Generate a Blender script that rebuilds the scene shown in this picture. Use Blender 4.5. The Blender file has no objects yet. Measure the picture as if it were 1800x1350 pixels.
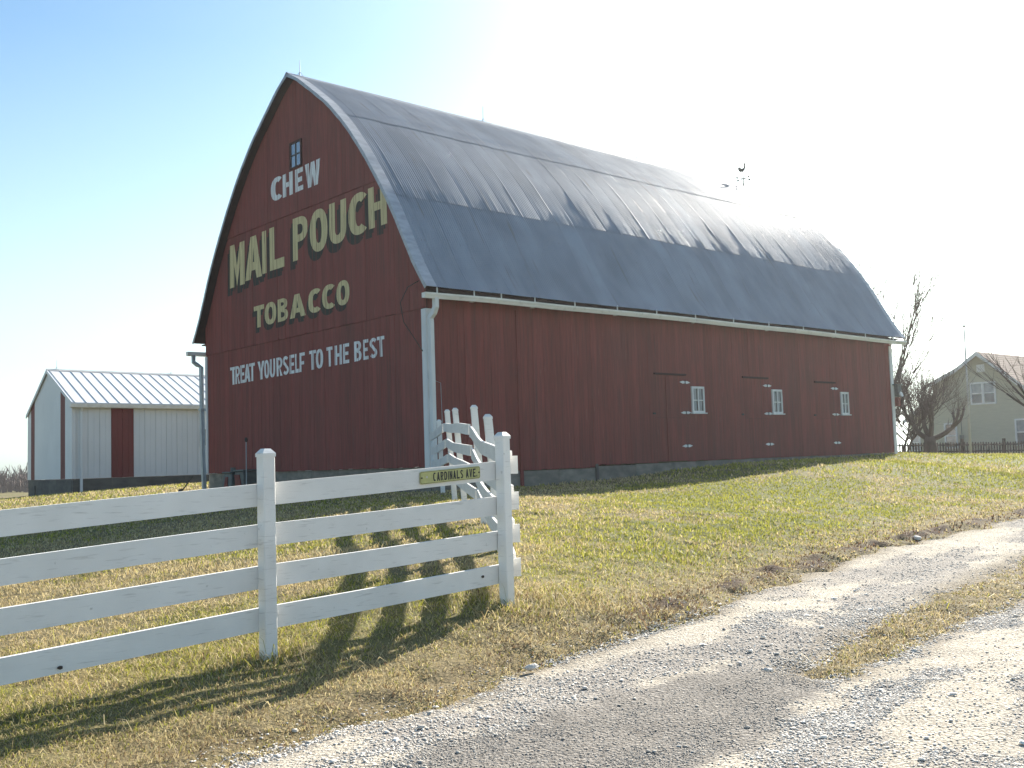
import bpy, bmesh, math, random
import numpy as np
from mathutils import Vector, Matrix
random.seed(7); RNG = np.random.default_rng(7)
scene = bpy.context.scene
COL = scene.collection
R_ = math.radians

# ------------------------------------------------------------------ camera, sky, sun, exposure
PITCH, ROLL, F_PX = 0.0750921, -0.0321609, 1839.16
Fw = Vector((0, math.cos(PITCH), math.sin(PITCH)))
Rt = math.cos(ROLL)*Vector((1, 0, 0)) + math.sin(ROLL)*Vector((0, -math.sin(PITCH), math.cos(PITCH)))
Up = -math.sin(ROLL)*Vector((1, 0, 0)) + math.cos(ROLL)*Vector((0, -math.sin(PITCH), math.cos(PITCH)))
cam = bpy.data.objects.new('camera', bpy.data.cameras.new('camera'))
COL.objects.link(cam); scene.camera = cam
cam.matrix_world = Matrix(((Rt.x, Up.x, -Fw.x, 0), (Rt.y, Up.y, -Fw.y, 0), (Rt.z, Up.z, -Fw.z, 0), (0, 0, 0, 1)))
cam.data.sensor_width = 36; cam.data.lens = 36*F_PX/1800
cam.data.clip_start = 0.05; cam.data.clip_end = 3000

HAZE = .0004
SUN_AZ, SUN_EL = R_(28.2), R_(26.8)
SDIR = Vector((math.sin(SUN_AZ)*math.cos(SUN_EL), math.cos(SUN_AZ)*math.cos(SUN_EL), math.sin(SUN_EL)))
world = bpy.data.worlds.new('World'); scene.world = world; world.use_nodes = True
wn = world.node_tree; bg = wn.nodes['Background']
sky = wn.nodes.new('ShaderNodeTexSky'); sky.sky_type = 'NISHITA'; sky.sun_disc = False
sky.sun_elevation = SUN_EL; sky.sun_rotation = SUN_AZ
sky.air_density = 1.0; sky.dust_density = 1.5; sky.ozone_density = 1.2; sky.altitude = 200
# pale haze towards the horizon, the same all the way round
_g = wn.nodes.new('ShaderNodeTexCoord'); _s = wn.nodes.new('ShaderNodeSeparateXYZ'); wn.links.new(_g.outputs['Generated'], _s.inputs[0])
_r = wn.nodes.new('ShaderNodeMapRange'); wn.links.new(_s.outputs['Z'], _r.inputs[0]); _r.inputs[1].default_value = 0.0; _r.inputs[2].default_value = .38; _r.inputs[3].default_value = .28; _r.inputs[4].default_value = 1.12
_h = wn.nodes.new('ShaderNodeHueSaturation'); wn.links.new(_r.outputs[0], _h.inputs['Saturation']); wn.links.new(sky.outputs[0], _h.inputs['Color'])
_m = wn.nodes.new('ShaderNodeMix'); _m.data_type = 'RGBA'; _m.blend_type = 'MULTIPLY'; _m.inputs[0].default_value = 1; _m.inputs[7].default_value = (.87,1.04,1.05,1)
wn.links.new(_h.outputs[0], _m.inputs[6]); wn.links.new(_m.outputs[2], bg.inputs[0]); bg.inputs[1].default_value = 0.074
sun = bpy.data.objects.new('sun', bpy.data.lights.new('sun', 'SUN')); COL.objects.link(sun)
sun.data.energy = 5.0; sun.data.angle = R_(0.53); sun.data.color = (1, .93, .82)
sun.rotation_euler = SDIR.to_track_quat('Z', 'Y').to_euler()
scene.view_settings.view_transform = 'Standard'; scene.view_settings.look = 'None'
scene.view_settings.exposure = 1.38; scene.view_settings.gamma = 1
scene.view_settings.use_curve_mapping = False

# ------------------------------------------------------------------ helpers
def mesh_of(name, V, F, smooth=False):
    me = bpy.data.meshes.new(name); me.from_pydata([tuple(v) for v in V], [], F); me.update()
    if smooth: me.polygons.foreach_set('use_smooth', [True]*len(me.polygons))
    return me
def link(name, me, mat=None, parent=None):
    o = bpy.data.objects.new(name, me); COL.objects.link(o)
    if mat is not None and me is not None and not me.materials: me.materials.append(mat)
    if parent: o.parent = parent
    return o
def tag(o, label=None, cat=None, group=None, kind=None):
    if label: o['label'] = label
    if cat: o['category'] = cat
    if group: o['group'] = group
    if kind: o['kind'] = kind
    return o
def empty(name, loc, rz=0, **k):
    o = bpy.data.objects.new(name, None); COL.objects.link(o); o.location = loc; o.rotation_euler = (0, 0, rz)
    o.empty_display_size = .2
    return tag(o, **k)
class MB:
    def __init__(s): s.V = []; s.F = []
    def add(s, V, F):
        n = len(s.V); s.V += [tuple(v) for v in V]; s.F += [tuple(i+n for i in f) for f in F]; return s
    def box(s, x0, x1, y0, y1, z0, z1):
        return s.add([(x0,y0,z0),(x1,y0,z0),(x1,y1,z0),(x0,y1,z0),(x0,y0,z1),(x1,y0,z1),(x1,y1,z1),(x0,y1,z1)],
                     [(0,3,2,1),(4,5,6,7),(0,1,5,4),(1,2,6,5),(2,3,7,6),(3,0,4,7)])
    def hexa(s, P):   # 8 points, bottom ring then top ring
        return s.add(P, [(0,3,2,1),(4,5,6,7),(0,1,5,4),(1,2,6,5),(2,3,7,6),(3,0,4,7)])
    def prism(s, poly, fn0, fn1):     # poly list of 2D, fn maps to 3D
        n = len(poly); V = [fn0(*p) for p in poly]+[fn1(*p) for p in poly]
        F = [tuple(range(n))[::-1], tuple(range(n, 2*n))]+[(i,(i+1)%n,n+(i+1)%n,n+i) for i in range(n)]
        return s.add(V, F)
    def tube(s, path, rad, n=8, cap=True, flat=1.0, ph=0.0):
        P = [Vector(p) for p in path]; k = len(P)
        if not hasattr(rad, '__len__'): rad = [rad]*k
        V = []; F = []; up = None
        for i in range(k):
            t = (P[min(i+1,k-1)]-P[max(i-1,0)]).normalized()
            if up is None:
                up = Vector((0,0,1)) if abs(t.z) < .9 else Vector((1,0,0))
            a = t.cross(up).normalized(); b = a.cross(t).normalized(); up = b
            for j in range(n):
                q = 2*math.pi*j/n+ph
                V.append(P[i]+a*(math.cos(q)*rad[i])+b*(math.sin(q)*rad[i]*flat))
        for i in range(k-1):
            for j in range(n):
                F.append((i*n+j, i*n+(j+1)%n, (i+1)*n+(j+1)%n, (i+1)*n+j))
        if cap: F += [tuple(range(n))[::-1], tuple(range((k-1)*n, k*n))]
        return s.add(V, F)
    def build(s, name, mat, parent=None, smooth=False, zs=0.0, bevel=0):
        V = [(v[0], v[1], v[2]-zs) for v in s.V] if zs else s.V
        me = mesh_of(name, V, s.F, smooth)
        if bevel:
            bm = bmesh.new(); bm.from_mesh(me); bmesh.ops.bevel(bm, geom=bm.edges[:], offset=bevel, segments=1, affect='EDGES'); bm.to_mesh(me); bm.free()
        return link(name, me, mat, parent)

def mat(name, c1, c2=None, sc=(1,1,1), ns=4.0, rough=.7, metal=0.0, spec=.4, rnd=0.0, bump=0.0, bsc=None, bns=30.0,
        stain=None, stc=(.05,.04,.03), ramp=(.35,.65), detail=6, trans=0.0, attr=None, coat=0):
    m = bpy.data.materials.new(name); m.use_nodes = True; nt = m.node_tree; N = nt.nodes; L = nt.links
    b = N['Principled BSDF']; b.inputs['Roughness'].default_value = rough; b.inputs['Metallic'].default_value = metal
    b.inputs['Specular IOR Level'].default_value = spec
    tc = N.new('ShaderNodeTexCoord')
    def noise(s, n, det=detail, off=0):
        mp = N.new('ShaderNodeMapping'); mp.inputs['Scale'].default_value = s; mp.inputs['Location'].default_value = (off,off*1.7,off*.3)
        L.new(tc.outputs['Object'], mp.inputs[0])
        no = N.new('ShaderNodeTexNoise'); no.inputs['Scale'].default_value = n; no.inputs['Detail'].default_value = det
        L.new(mp.outputs[0], no.inputs['Vector']); return no.outputs['Fac']
    def mrange(x, a, c, lo=0, hi=1):
        r = N.new('ShaderNodeMapRange'); L.new(x, r.inputs[0]); r.inputs[1].default_value = a; r.inputs[2].default_value = c
        r.inputs[3].default_value = lo; r.inputs[4].default_value = hi; return r.outputs[0]
    def mix(f, a, c, mode='MIX'):
        x = N.new('ShaderNodeMix'); x.data_type = 'RGBA'; x.blend_type = mode
        for k, v in ((0, f), (6, a), (7, c)):
            if hasattr(v, 'is_linked') or hasattr(v, 'links'): L.new(v, x.inputs[k])
            elif k == 0: x.inputs[0].default_value = v
            else: x.inputs[k].default_value = (*v, 1)
        return x.outputs[2]
    if attr:
        at = N.new('ShaderNodeAttribute'); at.attribute_name = attr; col = at.outputs['Color']
        if c2: col = mix(mrange(noise(sc, ns), *ramp), col, c2, 'MULTIPLY')
    else:
        col = mix(mrange(noise(sc, ns), *ramp), c1, c2 or c1)
    if rnd:
        oi = N.new('ShaderNodeObjectInfo')
        v = mrange(oi.outputs['Random'], 0, 1, 1-rnd, 1+rnd)
        cc = N.new('ShaderNodeCombineColor')
        for k in range(3): L.new(v, cc.inputs[k])
        col = mix(1.0, col, cc.outputs[0], 'MULTIPLY')
    if stain:
        for i, (s3, n, a, c, k) in enumerate(stain):
            col = mix(mrange(noise(s3, n, 5, 3.1+i*7), a, c, 0, k), col, stc if not isinstance(stc[0], tuple) else stc[i])
    L.new(col, b.inputs['Base Color'])
    if bump:
        bu = N.new('ShaderNodeBump'); bu.inputs['Strength'].default_value = 1; bu.inputs['Distance'].default_value = bump
        L.new(noise(bsc or sc, bns, 4, 5), bu.inputs['Height']); L.new(bu.outputs[0], b.inputs['Normal'])
    if trans:
        tr = N.new('ShaderNodeBsdfTranslucent'); L.new(col, tr.inputs[0]); ms = N.new('ShaderNodeMixShader'); ms.inputs[0].default_value = trans
        L.new(b.outputs[0], ms.inputs[1]); L.new(tr.outputs[0], ms.inputs[2]); L.new(ms.outputs[0], N['Material Output'].inputs[0])
    return m

M = {}
WG = (7, 7, .45)     # vertical wood grain
M['red'] = mat('barn_red_boards', (.235,.058,.050), (.175,.050,.044), WG, 3.0, .82, spec=.25, rnd=.10, bump=.004, bsc=(9,9,.5), bns=6,
               stain=[((5,5,.25),2.2,.60,.80,.55),((.5,.5,.35),1.0,.52,.8,.40),((10,10,.9),2.0,.66,.76,.30)], stc=((.085,.052,.048),(.085,.055,.050),(.33,.15,.125)))
M['red_dark'] = mat('dark_red_wall', (.06,.02,.018), (.045,.016,.015), WG, 3, .9)
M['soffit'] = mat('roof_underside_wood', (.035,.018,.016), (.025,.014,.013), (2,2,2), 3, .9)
M['cream'] = mat('cream_letter_paint', (.66,.56,.31), (.58,.48,.26), WG, 4, .8, spec=.2, stain=[((7,7,.5),3,.57,.72,.75)], stc=(.26,.13,.08))
M['lwhite'] = mat('white_letter_paint', (.80,.80,.80), (.68,.68,.68), WG, 4, .8, spec=.2, stain=[((8,8,.6),3.4,.56,.72,.75)], stc=(.25,.14,.12))
M['lblack'] = mat('black_shadow_paint', (.040,.042,.038), (.034,.034,.032), WG, 4, .8, spec=.2, stain=[((6,6,.5),3,.48,.72,.75)], stc=(.10,.035,.030))
M['white'] = mat('white_trim_paint', (.74,.74,.73), (.66,.66,.65), (1,1,.3), 5, .55, stain=[((1.5,1.5,.5),4,.6,.85,.25)], stc=(.35,.33,.28))
M['fence'] = mat('white_vinyl_fence', (.84,.82,.79), (.78,.76,.73), (1,1,1), 3.5, .5, spec=.4, rnd=.03,
                 stain=[((1.2,1.2,14),5,.60,.72,.35),((9,9,9),2.4,.70,.76,.5),((.7,.7,.9),2.2,.5,.85,.22)], stc=(.30,.28,.25), bump=.0015, bsc=(1,1,12), bns=9)
M['gutter'] = mat('white_gutter_metal', (.82,.79,.74), (.72,.69,.64), (.6,3,3), 3, .45, stain=[((2,2,2),3,.58,.8,.4)], stc=(.33,.31,.28))
M['galv_pipe'] = mat('galvanised_downspout', (.42,.47,.50), (.34,.38,.42), (2,2,.8), 5, .5, metal=.35)
M['dark'] = mat('dark_iron', (.03,.03,.032), (.05,.045,.04), (3,3,3), 6, .6, metal=.3)
M['concrete'] = mat('foundation_concrete', (.26,.24,.20), (.17,.155,.13), (1,1,2), 3, .9, bump=.006, bns=14, rnd=.1,
                    stain=[((1,1,1.5),2,.5,.75,.6)], stc=(.09,.088,.08))
M['concrete_dark'] = mat('dark_weathered_concrete', (.125,.12,.105), (.08,.078,.07), (.6,.6,2), 2.5, .9, bump=.006, bns=10, rnd=.12)
M['glass_blue'] = mat('old_window_glass', (.30,.34,.38), (.26,.30,.35), (1,1,1), 3, .06, metal=.85, spec=.6)
M['glass_gray'] = mat('curtained_glass', (.30,.32,.34), (.20,.22,.24), (10,2,2), 2, .15, spec=.6)
M['glass_dark'] = mat('dark_glass', (.06,.07,.09), (.10,.12,.14), (2,2,2), 2, .1, spec=.7)
# galvanised corrugated roof: weathered zinc with rust runs down the slope
M['roof'] = mat('corrugated_zinc', (.285,.312,.350), (.220,.242,.272), (.9,.5,.5), 1.4, .62, metal=.56, spec=.5, rnd=.07, bump=.0,
                stain=[((2.2,.22,.22),2.2,.63,.80,.75),((7,3,3),4,.66,.74,.7)], stc=(.16,.12,.09))
M['roof_trim'] = mat('zinc_flashing', (.42,.43,.45), (.32,.33,.35), (1,3,3), 3, .5, metal=.6, stain=[((4,4,4),5,.62,.75,.5)], stc=(.5,.5,.5))
M['shed_white'] = mat('white_steel_siding', (.70,.71,.72), (.64,.65,.66), (.3,.3,.3), 2, .5, stain=[((2,2,.6),2,.62,.85,.15)], stc=(.5,.48,.45))
M['shed_red'] = mat('red_steel_siding', (.17,.026,.024), (.14,.024,.022), (.5,.5,.5), 2, .7)
M['shed_roof'] = mat('pale_steel_roof', (.72,.72,.72), (.64,.64,.64), (.5,.5,.5), 2, .38, spec=.6)
M['shed_rib'] = mat('steel_roof_rib', (.50,.50,.49), (.44,.44,.43), (.5,.5,.5), 2, .5)
M['house'] = mat('cream_clapboard', (.50,.47,.36), (.46,.43,.33), (1,1,5), 2, .75)
M['shingle'] = mat('brown_shingles', (.20,.125,.10), (.13,.085,.07), (3,3,6), 5, .9, rnd=.05)
M['bark'] = mat('grey_brown_bark', (.10,.075,.062), (.065,.05,.042), (3,3,1), 5, .9)
M['twig'] = mat('winter_twigs', (.14,.095,.082), (.105,.075,.066), (3,3,1), 5, .9)
M['picket'] = mat('brown_picket', (.060,.040,.034), (.045,.03,.026), (3,3,1), 5, .9, rnd=.2)
M['pole'] = mat('flagpole_paint', (.55,.55,.53), (.5,.5,.48), (1,1,1), 2, .5)
M['sign'] = mat('faded_yellow_plate', (.52,.50,.20), (.44,.43,.18), (8,8,8), 3, .5, stain=[((14,14,14),2,.60,.72,.4)], stc=(.62,.6,.38))
M['black'] = mat('black_sign_paint', (.02,.02,.02), (.03,.03,.03), (30,30,30), 3, .5)
M['tin'] = mat('dull_grey_tin', (.11,.13,.125), (.085,.10,.10), (3,3,3), 3, .6, metal=.2)
M['rust'] = mat('rusty_red_paint', (.22,.05,.035), (.14,.04,.035), (6,6,6), 3, .8)
M['stone'] = mat('pale_limestone', (.62,.59,.54), (.5,.47,.43), (8,8,8), 3, .9, bump=.004, bns=8)
M['wood_far'] = mat('far_wood_twigs', (.17,.125,.115), (.13,.10,.095), (.3,.3,.3), 2, 1)

# ------------------------------------------------------------------ ground height
GP = np.array([(-1.76,7.4,-1.30),(-.12,9,-1.19),(-3.4,5.8,-1.40),(-.27,12.2,-1.02),(-1.1,18.2,-.68),(-1.85,23.8,-.60),(-9.5,32.5,-.6),(13.84,37.9,-.12),(17.95,45,-.24),
(-17.4,42,-.64),(-24,51,-.95),(-20.5,46,-.85),(-13.5,46,-.45),(0,5.3,-1.5),(-3,4,-1.5),(3,5.5,-1.52),(4,8,-1.48),(7.5,15.5,-1.26),(10.8,22,-1.08),(15.7,32,-.8),(22,45,-.35),
(2.75,11.2,-1.35),(.41,7.45,-1.42),(2.1,27.6,-.55),(7.8,32.6,-.23),(5,30,-.34),(.1,25.6,-.6),(-6,12,-1.32),(-6,20,-.98),(-12,28,-.88),(7.0,27.9,-.36),(9.8,30.4,-.26),(4.1,25.3,-.58),(.3,21.8,-.70),
(-15,5,-1.7),(15,5,-1.5),(14,14,-1.35),(-20,20,-1.2),(30,20,-1.2),(40,45,-.6),(-40,40,-2.0),(-40,60,-2),(0,-12,-1.6),(-20,-12,-1.8),(20,-12,-1.6),(0,50,-.3),(0,65,-.8),(25,60,-.5),(40,75,-.6),(-25,70,-2.2)])
def _tps(P, V):
    n = len(P); r = np.hypot(P[:,None,0]-P[None,:,0], P[:,None,1]-P[None,:,1])
    K = np.where(r > 0, r*r*np.log(np.maximum(r, 1e-9)), 0)+np.eye(n)*.08
    A = np.zeros((n+3, n+3)); A[:n,:n] = K; A[:n,n] = 1; A[:n,n+1:] = P; A[n,:n] = 1; A[n+1:,:n] = P.T
    return np.linalg.solve(A, np.concatenate([V, np.zeros(3)]))
_W = _tps(GP[:,:2], GP[:,2])
def ghn(x, y):
    x = np.asarray(x, float); y = np.asarray(y, float)
    z = _W[-3]+_W[-2]*x+_W[-1]*y
    for i in range(len(GP)):
        r2 = (x-GP[i,0])**2+(y-GP[i,1])**2
        z = z+_W[i]*np.where(r2 > 0, r2*.5*np.log(np.maximum(r2, 1e-18)), 0)
    d = np.hypot(x, y-30); t = np.clip((d-45)/60, 0, 1); t = t*t*(3-2*t)
    return z*(1-t)+t*(-2.0)
def gh(x, y): return float(ghn(x, y))

# value noise in numpy
_P = RNG.random((256,256))
def vn(x, y):
    x = np.asarray(x, float); y = np.asarray(y, float)
    xi = np.floor(x).astype(int); yi = np.floor(y).astype(int); fx = x-xi; fy = y-yi
    fx = fx*fx*(3-2*fx); fy = fy*fy*(3-2*fy); a = lambda i, j: _P[(xi+i) % 256, (yi+j) % 256]
    return (a(0,0)*(1-fx)+a(1,0)*fx)*(1-fy)+(a(0,1)*(1-fx)+a(1,1)*fx)*fy
def fbm(x, y, o=4):
    s = 0; w = .5; t = 0
    for i in range(o): s = s+w*vn(x*2**i+17*i, y*2**i+31*i); t += w; w *= .5
    return s/t
def sdf(poly, x, y):      # signed distance, negative inside
    P = np.array(poly); n = len(P); d = np.full(np.shape(x), 1e9); ins = np.zeros(np.shape(x), bool)
    for i in range(n):
        a = P[i]; b = P[(i+1) % n]; e = b-a; wx = x-a[0]; wy = y-a[1]
        t = np.clip((wx*e[0]+wy*e[1])/(e@e), 0, 1); d = np.minimum(d, np.hypot(wx-e[0]*t, wy-e[1]*t))
        c = ((a[1] > y) != (b[1] > y)) & (x < (b[0]-a[0])*(y-a[1])/((b[1]-a[1]) if b[1] != a[1] else 1e-9)+a[0]); ins ^= c
    return np.where(ins, -d, d)
EDGE = [(-2.6,2.2),(-1.9,3.9),(-1.36,5.31),(-1.16,5.74),(-.72,6.16),(-.24,6.59),(-.06,6.99),(.34,7.6),(1.06,8.36),(1.66,9.19),(2.98,11.33),(4.02,12.68),(5.88,14.73),(8.27,17.2),(14,23.5),(26,37)]
ROADP = EDGE+[(29,34.5),(17,20.5),(12.5,14.5),(9,9),(8,4),(9,-6),(-4,-6)]
STRIP = [(1.79,7.14),(2.13,7.62),(2.99,8.78),(4.12,10.4),(6.11,12.78),(10,17.2),(18,26),(27,35.5),(27.6,34.6),(18.6,24.6),(9.6,15.2),(5.4,10.86),(3.9,9.08),(2.88,7.87),(2.25,7.0),(1.95,6.95)]
PATCH = [(-.75,4.9),(-.57,5.3),(-.21,5.75),(.2,6.24),(.56,6.53),(1.25,7.02),(1.86,7.21),(2.08,6.82),(1.68,6.3),(1.27,5.81),(.94,5.25),(.8,4.8)]
DIRX, DIRY = .67, .742
def road_sd(x, y):
    j = (fbm(x*1.7, y*1.7)-.5)*.5+(fbm(x*7, y*7, 2)-.5)*.12
    a = sdf(ROADP, x, y); b = sdf(STRIP, x, y)
    return np.maximum(a, -b)+j*np.clip(.4+.02*y, 0, 1)
def along(x, y): return x*DIRX+y*DIRY, -x*DIRY+y*DIRX

# ------------------------------------------------------------------ ground sheets
def axis(a, b, s, lo, hi, g=1.14):
    L = list(np.arange(a, b+1e-6, s)); st = s
    while L[-1] < hi: st *= g; L.append(L[-1]+st)
    st = s
    while L[0] > lo: st *= g; L.insert(0, L[0]-st)
    return np.array(L)
def grid_mesh(name, X, Y, Z, keep=None):
    ny, nx = X.shape; V = np.stack([X, Y, Z], -1).reshape(-1, 3)
    i = np.arange(ny*nx).reshape(ny, nx)
    q = np.stack([i[:-1,:-1], i[:-1,1:], i[1:,1:], i[1:,:-1]], -1).reshape(-1, 4)
    if keep is not None:
        k = keep.reshape(-1); q = q[k[q].any(1)]
        used = np.zeros(len(V), bool); used[q.ravel()] = True; mp = np.cumsum(used)-1; V = V[used]; q = mp[q]
    else: used = None
    me = bpy.data.meshes.new(name); me.vertices.add(len(V)); me.vertices.foreach_set('co', V.ravel())
    me.loops.add(q.size); me.loops.foreach_set('vertex_index', q.ravel().astype(np.int32))
    me.polygons.add(len(q)); me.polygons.foreach_set('loop_start', np.arange(0, q.size, 4, dtype=np.int32))
    me.polygons.foreach_set('use_smooth', np.ones(len(q), bool)); me.update(); me.validate()
    return me, used
def set_col(me, C, dom='POINT'):
    a = me.color_attributes.new('col', 'FLOAT_COLOR', dom); C4 = np.concatenate([C, np.ones((len(C),1))], 1)
    a.data.foreach_set('color', C4.astype(np.float32).ravel())
def lerp(a, b, t): return np.asarray(a)*(1-t[...,None])+np.asarray(b)*t[...,None]
def sstep(a, b, x): t = np.clip((x-a)/(b-a), 0, 1); return t*t*(3-2*t)

def turf_tint(x, y):          # 0 = straw, 1 = green: patches of winter turf
    g = fbm(x*.35+3, y*.35, 4)
    g2 = fbm(x*1.5+9, y*1.5+4, 3)
    v = sstep(.36, .62, g*.62+g2*.38)
    right = sstep(-.5, 2.5, x-(y-9)*.12)      # mown lawn beyond the side fence is greener
    near = sstep(2.2, .3, road_sd(x, y))      # verge by the gravel is dead straw
    v = v*(.62+.38*right)+.24*right
    return np.clip(v*(1-.9*near), 0, 1), near
xs = axis(-7, 9, .07, -420, 420); ys = axis(3.2, 17, .07, -14, 700)
X, Y = np.meshgrid(xs, ys)
RS = road_sd(X, Y); G = ghn(X, Y)
bank = np.exp(-((RS-.28)/.22)**2)*np.where(sdf(STRIP, X, Y) > .9, 1, .3)*(.28+.72*sstep(.3, 1.6, X))
lump = (fbm(X*3.2, Y*3.2, 4)-.5)
nearw = np.clip(1-(np.hypot(X, Y)-20)/30, 0, 1)
Zg = G+lump*.07*nearw*np.where(RS > 0, 1, .3)+bank*.065*nearw*(1+lump*1.6)-sstep(.05, -.25, RS)*.05
me, _ = grid_mesh('ground', X, Y, Zg)
tint, nearr = turf_tint(X, Y)
Cg = lerp((.27,.215,.12), (.15,.16,.045), tint)
dirt = np.clip(bank*1.1*sstep(.42,.58, fbm(X*2.3+40, Y*2.3, 3)), 0, 1)*np.clip(1-(Y-22)/20, 0, 1)
Cg = lerp(Cg, (.085,.052,.034), dirt[...]); Cg = Cg*(.75+.5*fbm(X*6, Y*6, 3))[...,None]
set_col(me, Cg.reshape(-1, 3))
M['ground'] = mat('winter_turf_soil', None, (.55,.55,.5), (1,1,1), 60, .95, spec=.1, attr='col', bump=.02, bns=35, ramp=(.3,.7))
tag(link('ground', me, M['ground']), kind='structure')

keep = RS < .45
CRX = (X > -7) & (Y > -6)
a_, c_ = along(X, Y)
streak = fbm(c_*3.0+11, a_*.45, 4)
ruts = .03*np.cos((c_-.2)*3.4)
Zr = G-.012+sstep(.18, -.18, RS)*.045-.028*sstep(.18, .5, RS)+(fbm(X*4, Y*4, 3)-.5)*.03*nearw+ruts*0.4*nearw
me, used = grid_mesh('gravel_driveway', X, Y, Zr, keep & CRX)
def road_cream(x, y):
    a, c = along(x, y); s = fbm(c*2.6+11, a*.5, 4)*.65+fbm(x*2.2, y*2.2, 3)*.35
    return sstep(.44, .60, s)
pm = sstep(.07, -.07, sdf(PATCH, X, Y)+(fbm(X*3, Y*3, 3)-.5)*.5+(fbm(X*11, Y*11, 2)-.5)*.12)*(.72+.5*fbm(X*1.5+7, Y*1.5, 2))
cream = road_cream(X, Y)*(1-pm)
Cr = lerp((.45,.415,.375), (.69,.625,.52), cream); Cr = lerp(Cr, (.33,.305,.275), pm)
edge = sstep(-.28, .05, RS)
Cr = lerp(Cr, (.30,.25,.18), edge*.8)
Cr = Cr*(.85+.3*fbm(X*9, Y*9, 2))[...,None]
Cf = Cr.reshape(-1, 3)[used]
set_col(me, Cf)
M['road'] = mat('crushed_limestone', None, (.55,.53,.51), (1,1,1), 60, .95, spec=.12, attr='col', bump=.030, bns=48, ramp=(.36,.58), detail=4)
tag(link('gravel_driveway', me, M['road']), kind='structure')
def rh(x, y):
    return ghn(x, y)+.03

# ------------------------------------------------------------------ barn
YAW = 0.8461615; BANG = math.pi/2-YAW
BX, BY, BZ = -1.9334, 24.0, -.6
W_, L_ = 11.45, 21.0; HC = W_/2
barn = empty('barn', (BX, BY, BZ), BANG, label='big weathered red barn with arched corrugated metal roof and painted tobacco advertisement', cat='barn')
PROF = [(0,10.88),(.45,10.66),(1.1,10.2),(2.1,9.46),(2.9,8.70),(3.68,7.80),(4.4,6.82),(4.85,6.15),(5.25,5.44),(5.52,4.95),(5.8,4.50),(6.02,4.19),(6.13,4.06)]
ph_ = np.array([p[0] for p in PROF]); pz_ = np.array([p[1] for p in PROF])
# smooth the profile by arc length
sa = np.concatenate([[0], np.cumsum(np.hypot(np.diff(ph_), np.diff(pz_)))])
SS = np.linspace(0, sa[-1], 120)
hh = np.interp(SS, sa, ph_); zz = np.interp(SS, sa, pz_)
k = np.ones(9)/9; hp_ = np.pad(hh, 4, mode='reflect', reflect_type='odd'); zp_ = np.pad(zz, 4, mode='reflect', reflect_type='odd')
hh = np.convolve(hp_, k, 'valid'); zz = np.convolve(zp_, k, 'valid')
STOT = SS[-1]
def prof(s): return float(np.interp(s, SS, hh)), float(np.interp(s, SS, zz))
def zprof(h): return float(np.interp(abs(h), hh, zz))
def pnorm(s):
    a = prof(max(s-.06, 0)); b = prof(min(s+.06, STOT)); t = (b[0]-a[0], b[1]-a[1]); l = math.hypot(*t)
    return (-t[1]/l, t[0]/l)      # outward: (+h, +z)
def bbuild(mb, name, m, parent=None, **kw): return mb.build(name, m, parent or barn, zs=BZ, **kw)

# core walls (dark behind the board joints)
poly = [(0,-.02),(W_,-.02),(W_,3.9)]+[(HC+h, zprof(h)-.10) for h in (5.6,5.2,4.7,4.2,3.6,3,2.3,1.5,.8,0)]+[(HC-h, zprof(h)-.10) for h in (.8,1.5,2.3,3,3.6,4.2,4.7,5.2,5.6)]+[(0,3.9)]
core = MB().prism(poly, lambda v, z: (.012, v, z), lambda v, z: (L_-.012, v, z))
bbuild(core, 'wall', M['red_dark'])
# foundations: concrete blocks, with the joints between them
x = .0
mbk = lambda *a: bbuild(MB().box(*a), 'foundation_block', M['concrete'], bevel=.008)
v = .02
while v < W_-.1:
    w = min(1.32, W_-v); mbk(.03, .25, v+.004, v+w-.004, -1.3, -.035); v += w
bbuild(MB().box(.035, .2, .02, W_, -1.3, -.05), 'footing', M['concrete_dark'])
u = .05
for (u1, zt) in [(1.4,-.20),(2.78,-.20),(4.1,-.20),(5.42,-.20),(7.0,-.15),(8.6,-.13),(10.4,-.12),(12.4,-.11),(14.6,-.10),(17,-.09),(19,-.08),(L_-.03,-.07)]:
    mbk(u+.004, u1-.004, .0 if u > 5.3 else -.012, .2, -1.3, zt-.012); u = u1
bbuild(MB().box(2.74, 2.83, -.055, .0, -.60, 3.78), 'batten', M['red'])
bbuild(MB().box(5.40, 5.48, -.05, .0, -.62, -.10), 'post', M['concrete_dark'])
# vertical boards
def joints(a, b, seed, w0=.17, w1=.235):
    rr = random.Random(seed); L = [a]
    while L[-1] < b-w1: L.append(L[-1]+rr.uniform(w0, w1))
    if b-L[-1] < .1: L[-1] = b
    else: L.append(b)
    return L
TIERS = {}
def front_tier(key, z0, z1, seed, base):
    hmax = W_/2 if z0 < 3 else float(np.interp(-(z0), -zz, hh))-.02
    hmax = min(hmax, W_/2)
    J = joints(HC-hmax, HC+hmax, seed); rr = random.Random(seed+1); pr = []
    for a, b in zip(J[:-1], J[1:]):
        p = base+rr.uniform(0, .006); pr.append(p)
        za = min(z1, zprof(a-HC)-.07); zb = min(z1, zprof(b-HC)-.07)
        if max(za, zb) < z0+.05: continue
        za = max(za, z0+.02); zb = max(zb, z0+.02)
        zj = z0+rr.uniform(-.012, .004); g = rr.choice((.001,.001,.0015,.002,.004)); tl = rr.uniform(-.002, .002)
        bb = MB().hexa([(-p-tl,a+g,zj),(.011,a+g,zj),(.011,b-g,zj),(-p+tl,b-g,zj),(-p-tl,a+g,za),(.011,a+g,za),(.011,b-g,zb),(-p+tl,b-g,zb)])
        bbuild(bb, 'board', M['red'])
    TIERS[key] = (J, pr)
front_tier('low', -.03, 3.63, 11, .018)
front_tier('mid', 3.645, 7.04, 22, .030)
front_tier('top', 7.055, 20, 33, .042)
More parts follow.
